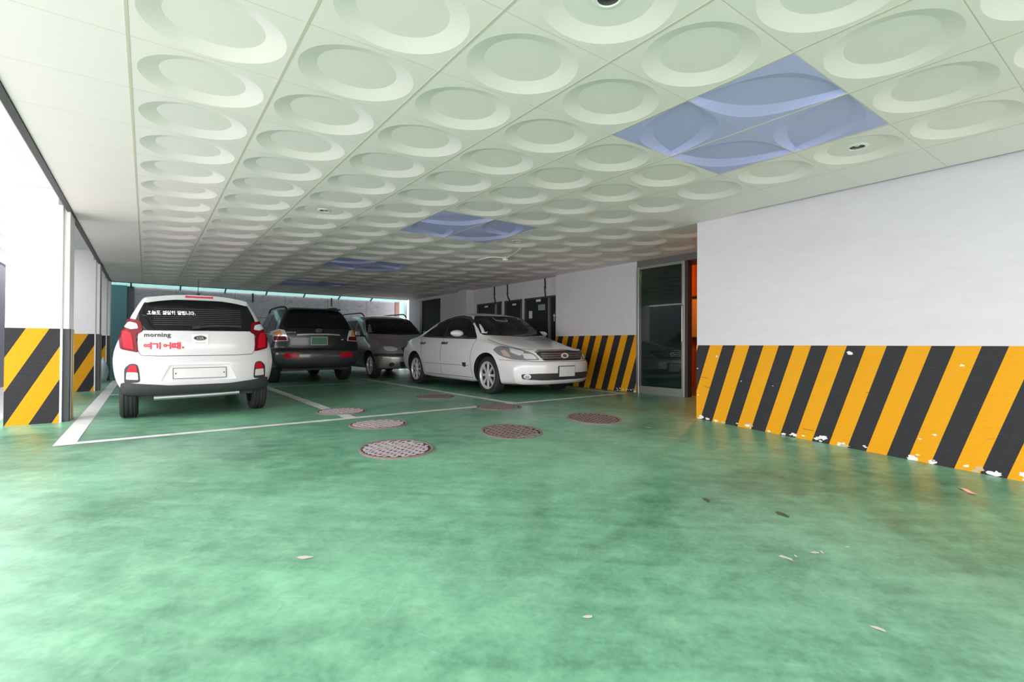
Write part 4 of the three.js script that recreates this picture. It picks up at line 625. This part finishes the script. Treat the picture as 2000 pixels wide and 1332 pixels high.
// ---- pearl white sedan facing out
{
  const S = { L: 4.8, W: 0.885, dir: 1, wheelR: 0.325, tyreW: 0.205, axles: [0.92, 3.72], spokes: 8, round: 0.05, bulge: 0.025, bowPow: 2.6,
    yB: [[0, 0.28], [0.6, 0.2], [4, 0.18], [4.8, 0.2]], yS: [[0, 0.92], [0.6, 0.98], [1.5, 0.975], [2.6, 0.93], [3.4, 0.91], [4, 0.84], [4.5, 0.73], [4.8, 0.6]],
    yT: [[0, 0.96], [0.2, 1.03], [0.55, 1.075], [0.9, 1.19], [1.4, 1.37], [1.9, 1.455], [2.35, 1.475], [2.75, 1.43], [3.1, 1.26], [3.55, 1.02], [3.8, 0.97], [4.3, 0.89], [4.65, 0.825], [4.8, 0.79]],
    wB: [[0, 0.78], [1, 0.84], [3.8, 0.84], [4.8, 0.76]], wM: [[0, 0.86], [0.9, 0.905], [2.4, 0.905], [3.8, 0.905], [4.8, 0.82]], wS: [[0, 0.74], [1, 0.80], [2.4, 0.82], [3.4, 0.81], [4.2, 0.76], [4.8, 0.66]], wT: [[0, 0.62], [0.6, 0.6], [1.4, 0.54], [2.3, 0.56], [2.8, 0.59], [3.5, 0.68], [4, 0.66], [4.8, 0.5]], crown: [[0, 0.04], [2.3, 0.05], [3.5, 0.05], [4.2, 0.07], [4.8, 0.08]],
    rear: { prof: [[0.2, 0.08], [0.5, 0], [0.8, 0.02], [1.05, 0.08]], bow: 0.28, D: 1.3 }, front: { prof: [[0.18, 0.08], [0.3, 0.01], [0.5, 0], [0.565, 0.02], [0.6, 0.05], [0.74, 0.085], [0.8, 0.14], [0.88, 0.24]], bow: 0.42, D: 1.7 } };
  const pearl = paint([0.70, 0.67, 0.68], 0.3);
  const { car, on } = makeCar('sedan_car', 'pearl white four-door sedan with silver alloy wheels facing the drive', S, pearl, [5.585, FH(5.585, -8.5), -6.1 - 2.4]);
  const K = 'zp', m2 = (sg, p) => (sg > 0 ? p : mirror(p));
  on('windshield', K, rounded([[-0.72, 1.02], [0, 0.99], [0.72, 1.02], [0.6, 1.33], [0.52, 1.395], [-0.52, 1.395], [-0.6, 1.33]], 0.05), CM.glass, 0.005, 0.04);
  on('windshield_sticker', K, [ribbon([[-0.2, 1.36], [-0.19, 1.31], [-0.1, 1.295], [0.02, 1.29], [0.08, 1.3], [0.09, 1.35]], 0.012)], M([0.5, 0.5, 0.5], 0.5), 0.007, 0.05);
  on('rear_window', 'yp', rounded([[-0.5, -1.5], [0.5, -1.5], [0.62, -1.85], [-0.62, -1.85]], 0.05), CM.glass, 0.004, 0.08);
  for (const sg of [1, -1]) {
    const hl = on('headlamp', K, rounded(m2(sg, [[0.46, 0.6], [0.52, 0.685], [0.6, 0.765], [0.7, 0.815], [0.775, 0.82], [0.835, 0.76], [0.84, 0.67], [0.79, 0.61], [0.66, 0.595]]), 0.03), CM.lampDark, 0.01, 0.03);
    on('lamp_lens', K, [rounded(m2(sg, [[0.5, 0.615], [0.555, 0.69], [0.64, 0.7], [0.66, 0.615]]), 0.02), rounded(m2(sg, [[0.6, 0.725], [0.7, 0.79], [0.74, 0.72], [0.68, 0.66]]), 0.02)], CM.clear, 0.016, 0.03, hl);
    on('indicator_lens', K, rounded(m2(sg, [[0.76, 0.76], [0.8, 0.74], [0.81, 0.66], [0.77, 0.64]]), 0.01), M([0.6, 0.45, 0.4], 0.15, 0.3, { clearcoat: 1 }), 0.016, 0.03, hl);
    const fo = new THREE.Shape(); fo.absellipse(sg * 0.66, 0.335, 0.048, 0.042, 0, 6.283); const fi = new THREE.Shape(); fi.absellipse(sg * 0.66, 0.335, 0.032, 0.028, 0, 6.283);
    const fg = on('fog_lamp', K, fo, CM.chrome, 0.014, 0.03); on('fog_lens', K, fi, CM.lampDark, 0.018, 0.03, fg);
    const ks = sg > 0 ? 'xp' : 'xm', zc = (z) => z + 8.5;
    on('side_window', ks, [rounded([[zc(-9.82), 1.03], [zc(-9.7), 1.13], [zc(-9.35), 1.26], [zc(-9.05), 1.325], [zc(-8.85), 1.345], [zc(-8.85), 1.0]], 0.03), rounded([[zc(-8.78), 1.0], [zc(-8.78), 1.35], [zc(-8.4), 1.365], [zc(-8.15), 1.33], [zc(-7.9), 1.2], [zc(-7.62), 0.97]], 0.03)], CM.glass, 0.005, 0.06);
    on('window_pillar_trim', ks, [poly([[zc(-8.86), 0.985], [zc(-8.77), 0.98], [zc(-8.77), 1.36], [zc(-8.86), 1.35]]), ribbon([[zc(-9.8), 1.02], [zc(-9.3), 1.0], [zc(-8.8), 0.985], [zc(-7.64), 0.958]], 0.02)], CM.trim, 0.004, 0.06);
    on('window_visor', ks, [ribbon([[zc(-9.4), 1.255], [zc(-9.05), 1.34], [zc(-8.7), 1.378], [zc(-8.4), 1.382], [zc(-8.12), 1.345], [zc(-7.95), 1.255]], 0.05)], M([0.03, 0.03, 0.032], 0.15), 0.016, 0.06);
    on('door_seam', ks, [ribbon([[zc(-7.62), 0.96], [zc(-7.66), 0.6], [zc(-7.62), 0.27]]), ribbon([[zc(-8.8), 0.98], [zc(-8.78), 0.6], [zc(-8.8), 0.26]]), ribbon([[zc(-9.86), 1.02], [zc(-9.7), 0.85], [zc(-9.6), 0.6], [zc(-9.52), 0.26]]), ribbon([[zc(-9.52), 0.262], [zc(-7.62), 0.262]])], CM.seam, 0.002, 0.06);
    on('side_moulding', ks, [ribbon([[zc(-9.5), 0.5], [zc(-7.72), 0.5]], 0.045)], pearl, 0.012, 0.08);
    on('moulding_shadow', ks, [ribbon([[zc(-9.5), 0.473], [zc(-7.72), 0.473]], 0.006)], CM.seam, 0.004, 0.08);  // dark line drawn under the moulding to stand for its shadow
    on('fender_badge', ks, rounded([[zc(-7.93), 0.525], [zc(-7.79), 0.525], [zc(-7.81), 0.46], [zc(-7.86), 0.445], [zc(-7.91), 0.46]], 0.01), CM.trim, 0.014, 0.04);
    for (const z of [-9.64, -8.7]) { const hd = on('door_handle', ks, rounded([[zc(z) - 0.12, 0.9], [zc(z) + 0.12, 0.9], [zc(z) + 0.12, 0.855], [zc(z) - 0.12, 0.855]], 0.02), CM.trim, 0.006, 0.04); on('handle_grip', ks, rounded([[zc(z) - 0.08, 0.892], [zc(z) + 0.09, 0.892], [zc(z) + 0.09, 0.866], [zc(z) - 0.08, 0.866]], 0.012), CM.chrome, 0.022, 0.04, hd); }
    on('sill_trim', ks, [ribbon([[zc(-9.45), 0.205], [zc(-7.7), 0.205]], 0.05)], pearl, 0.012, 0.08);
    on('tail_lamp', ks, rounded([[-2.2, 0.9], [-2.03, 0.9], [-2.0, 0.8], [-2.2, 0.72]], 0.02), CM.redDark, 0.006, 0.05);
    const mg = new THREE.SphereGeometry(1, 24, 16); mg.scale(0.13, 0.06, 0.085); const mr = mesh('door_mirror', mg, pearl, car); mr.position.set(sg * 1.0, 1.055, zc(-7.95));
    mesh('mirror_arm', rbx(-0.07, 0.07, -0.018, 0.018, -0.03, 0.03, 0.01), CM.trim, mr).position.set(-sg * 0.12, -0.055, 0.02);
  }
  const gr = on('grille', K, rounded([[-0.46, 0.735], [0.46, 0.735], [0.5, 0.7], [0.4, 0.588], [-0.4, 0.588], [-0.5, 0.7]], 0.02), CM.trim, 0.012, 0.02);
  on('grille_surround', K, [ribbon([[-0.5, 0.715], [-0.45, 0.742], [0, 0.75], [0.45, 0.742], [0.5, 0.715]], 0.02)], CM.chrome, 0.02, 0.03, gr);
  on('grille_bar', K, [0.63, 0.665, 0.7].map((y) => ribbon([[-0.43, y], [0.43, y]], 0.008)), CM.lampDark, 0.017, 0.03, gr);
  const er = new THREE.Shape(); er.absellipse(0, 0.662, 0.075, 0.045, 0, Math.PI * 2); const eh = new THREE.Path(); eh.absellipse(0, 0.662, 0.055, 0.026, 0, Math.PI * 2, true); er.holes.push(eh);
  on('emblem', K, er, CM.clear, 0.032, 0.03, gr);
  on('air_intake', K, rounded([[-0.74, 0.375], [-0.5, 0.385], [0.5, 0.385], [0.74, 0.375], [0.72, 0.295], [0.45, 0.278], [-0.45, 0.278], [-0.72, 0.295]], 0.03), CM.trim, 0.01, 0.025);
  const pl = on('plate_frame', K, rounded([[-0.18, 0.502], [0.18, 0.502], [0.18, 0.318], [-0.18, 0.318]], 0.01), CM.trim, 0.02, 0.06);
  on('number_plate', K, rounded([[-0.168, 0.49], [0.168, 0.49], [0.168, 0.33], [-0.168, 0.33]], 0.008), CM.plateWhite, 0.026, 0.06, pl);
  on('bumper_seam', K, [ribbon([[-0.86, 0.6], [-0.6, 0.575], [-0.4, 0.572], [0.4, 0.572], [0.6, 0.575], [0.86, 0.6]], 0.006)], CM.seam, 0.002, 0.04);
  on('hood_seam', 'yp', [ribbon([[-0.72, 1.15], [-0.7, 1.5], [-0.6, 1.9], [-0.48, 2.12]], 0.008), ribbon([[0.72, 1.15], [0.7, 1.5], [0.6, 1.9], [0.48, 2.12]], 0.008)], CM.seam, 0.002, 0.08);
  mesh('underbody', bx(-0.7, 0.7, 0.18, 0.28, -1.9, 1.9), CM.trim, car);
}

// ------------------------------------------------------------------ small things
{ // manhole covers with zigzag treads
  const iron = M([0.4, 0.34, 0.36], 0.6), ironDark = M([0.03, 0.025, 0.027], 0.8), rust = M([0.19, 0.135, 0.13], 0.6);
  const list = [[1.72, -3.99, 'manhole cover with pale zigzag treads standing alone in the drive', iron, 0.2], [2.04, -5.22, 'manhole cover just outside the white front line of the bays', iron, 0.2], [2.97, -4.05, 'rusty brown manhole cover in the open drive', rust, 0.1], [4.21, -4.13, 'dark manhole cover near the hazard striped wall', rust, 0.4], [2.04, -6.48, 'manhole cover crossed by a white bay line', iron, 0.3], [3.9, -5.62, 'dark manhole cover at the front line before the sedan', rust, 0.2], [3.82, -7.33, 'faint manhole cover inside the bay beside the sedan', rust, 0.5]];
  for (const [x, z, label, m, turn] of list) {
    const t = thing('manhole_cover', label, 'manhole', [x, FH(x, z), z], 'manhole covers in the green floor'); t.rotation.y = turn; const sl = (FH(x, z + 0.1) - FH(x, z - 0.1)) / 0.2; t.rotation.order = 'XYZ'; t.rotation.x = -Math.atan(sl) ; t.rotation.z = 0.0094;
    mesh('rim', new THREE.LatheGeometry([[0.285, 0.0], [0.288, 0.011], [0.308, 0.011], [0.316, -0.004]].map(V2), 48), rust, t);
    mesh('plate', new THREE.CylinderGeometry(0.287, 0.287, 0.004, 48).translate(0, 0.003, 0), ironDark, t);
    for (let r = -5; r <= 5; r++) { const zc = r * 0.049, half = Math.sqrt(Math.max(0, 0.272 ** 2 - zc * zc)); if (half < 0.06) continue; const pts = []; let k = 0; for (let xx = -half; xx <= half + 1e-6; xx += 0.036, k++) pts.push([xx, zc + ((Math.round((xx + 0.3) / 0.036) % 2) ? 0.010 : -0.010)]); const e = new THREE.ExtrudeGeometry(ribbon(pts, 0.024), { depth: 0.006, bevelEnabled: false }); e.rotateX(-Math.PI / 2); e.translate(0, 0.005, 0); mesh('tread_bar', e, m, t); }
  }
}
{ // recessed downlights
  const names = ['downlight with a frosted bulb nearest the drive', 'downlight beside the large blue ceiling panel by the striped wall', 'downlight above the small white hatchback', 'downlight near the second blue ceiling panel', 'small downlight deep in the garage above the black car', 'small downlight deep in the garage above the minivan'];
  const trim = M([0.82, 0.82, 0.8], 0.35), refl = M([0.22, 0.21, 0.21], 0.3, 0.7), bulb = M([0.72, 0.78, 0.8], 0.35, 0, { clearcoat: 1 });
  DOWN.forEach(([i, j], k) => {
    const t = thing('downlight', names[k], 'downlight', [GX + (i + 0.5) * SX, CEIL + 0.03, GZ - (j + 0.5) * SZ], 'recessed downlights');
    mesh('trim_ring', new THREE.LatheGeometry([[0.048, 0.004], [0.05, -0.007], [0.056, -0.009], [0.072, -0.005], [0.075, 0]].map(V2), 40), trim, t);
    mesh('reflector', new THREE.LatheGeometry([[0.049, -0.004], [0.047, 0.01], [0.042, 0.05], [0.036, 0.085], [0.001, 0.088]].map(V2), 32), refl, t).material.side = THREE.DoubleSide;
    const bg = new THREE.LatheGeometry([[0.001, 0.0], [0.012, 0.002], [0.024, 0.01], [0.03, 0.024], [0.028, 0.04], [0.016, 0.06], [0.013, 0.085]].map(V2), 24); mesh('bulb', bg, bulb, t);
  });
  const det = thing('smoke_detector', 'white round detector on a short stem with conduit', 'detector', [4.92, CEIL, -6.93]);
  mesh('base', new THREE.CylinderGeometry(0.035, 0.035, 0.05, 20).translate(0, -0.0, 0), M([0.75, 0.75, 0.73], 0.4), det);
  mesh('head', new THREE.LatheGeometry([[0.001, -0.06], [0.03, -0.058], [0.045, -0.045], [0.055, -0.03], [0.055, -0.022], [0.001, -0.02]].map(V2), 28), M([0.85, 0.85, 0.83], 0.35), det);
  const cond = (pts, label) => { const t = thing('conduit', label, 'conduit', [0, 0, 0], 'thin conduits on the ceiling'); mesh('pipe', tube(pts, 0.009, 12, 8), M([0.8, 0.8, 0.78], 0.4), t); };
  cond([[4.66, CEIL - 0.01, -7.4], [4.68, CEIL - 0.01, -7.0], [4.9, CEIL - 0.01, -6.9]], 'thin white conduit leading away from the round detector');
  cond([[4.92, CEIL - 0.01, -6.88], [4.75, CEIL - 0.01, -6.4], [4.6, CEIL - 0.01, -6.05]], 'thin white conduit from the round detector towards the blue panel');
}
{ // litter
  const p = thing('paper_strip', 'small pale orange paper strip lying on the green floor', 'paper', [4.667, FH(4.667, -0.947) + 0.002, -0.947]); p.rotation.y = 0.75;
  const g = new THREE.PlaneGeometry(0.14, 0.035, 6, 1); g.rotateX(-Math.PI / 2); { const q = g.attributes.position; for (let i = 0; i < q.count; i++) q.setY(i, 0.003 + 0.004 * Math.sin(q.getX(i) * 40)); g.computeVertexNormals(); } mesh('sheet', g, M([0.85, 0.42, 0.32], 0.6, 0, { side: THREE.DoubleSide }), p);
  const b = thing('plastic_bag', 'pale blue filled plastic bag by the rear pillar', 'bag', [-0.8, FH(-0.8, -14.9), -14.9]);
  const s = new THREE.SphereGeometry(0.13, 28, 20); const q = s.attributes.position; for (let i = 0; i < q.count; i++) { const x = q.getX(i), y = q.getY(i), z = q.getZ(i), n = 1 + 0.25 * fbm(x * 6, y * 6, z * 6, 3); q.setXYZ(i, x * n * 0.8, Math.max(0, (y * n + 0.13) * 1.9), z * n); } s.computeVertexNormals();
  mesh('sack', s, M([0.45, 0.55, 0.62], 0.35), b); mesh('knot', new THREE.ConeGeometry(0.05, 0.12, 12).translate(0, 0.52, 0), M([0.45, 0.55, 0.62], 0.35), b);
}
{ // neighbouring building beside the passage along the pillars
  const n = struct('wall_neighbour', bx(-2.7, -2.45, -0.3, 2.5, -17.2, -8.6), M([0.3, 0.3, 0.36], 0.8), 'blue grey wall of the neighbouring building beyond the pillars', 'wall');
  for (let k = 0; k < 5; k++) mesh('louvre', bx(-2.7, -2.45, 2.56 + k * 0.3, 2.74 + k * 0.3, -17.2, -8.6), M([0.62, 0.72, 0.7], 0.5), n);
}
shadows(scene);
renderer.render(scene, camera);
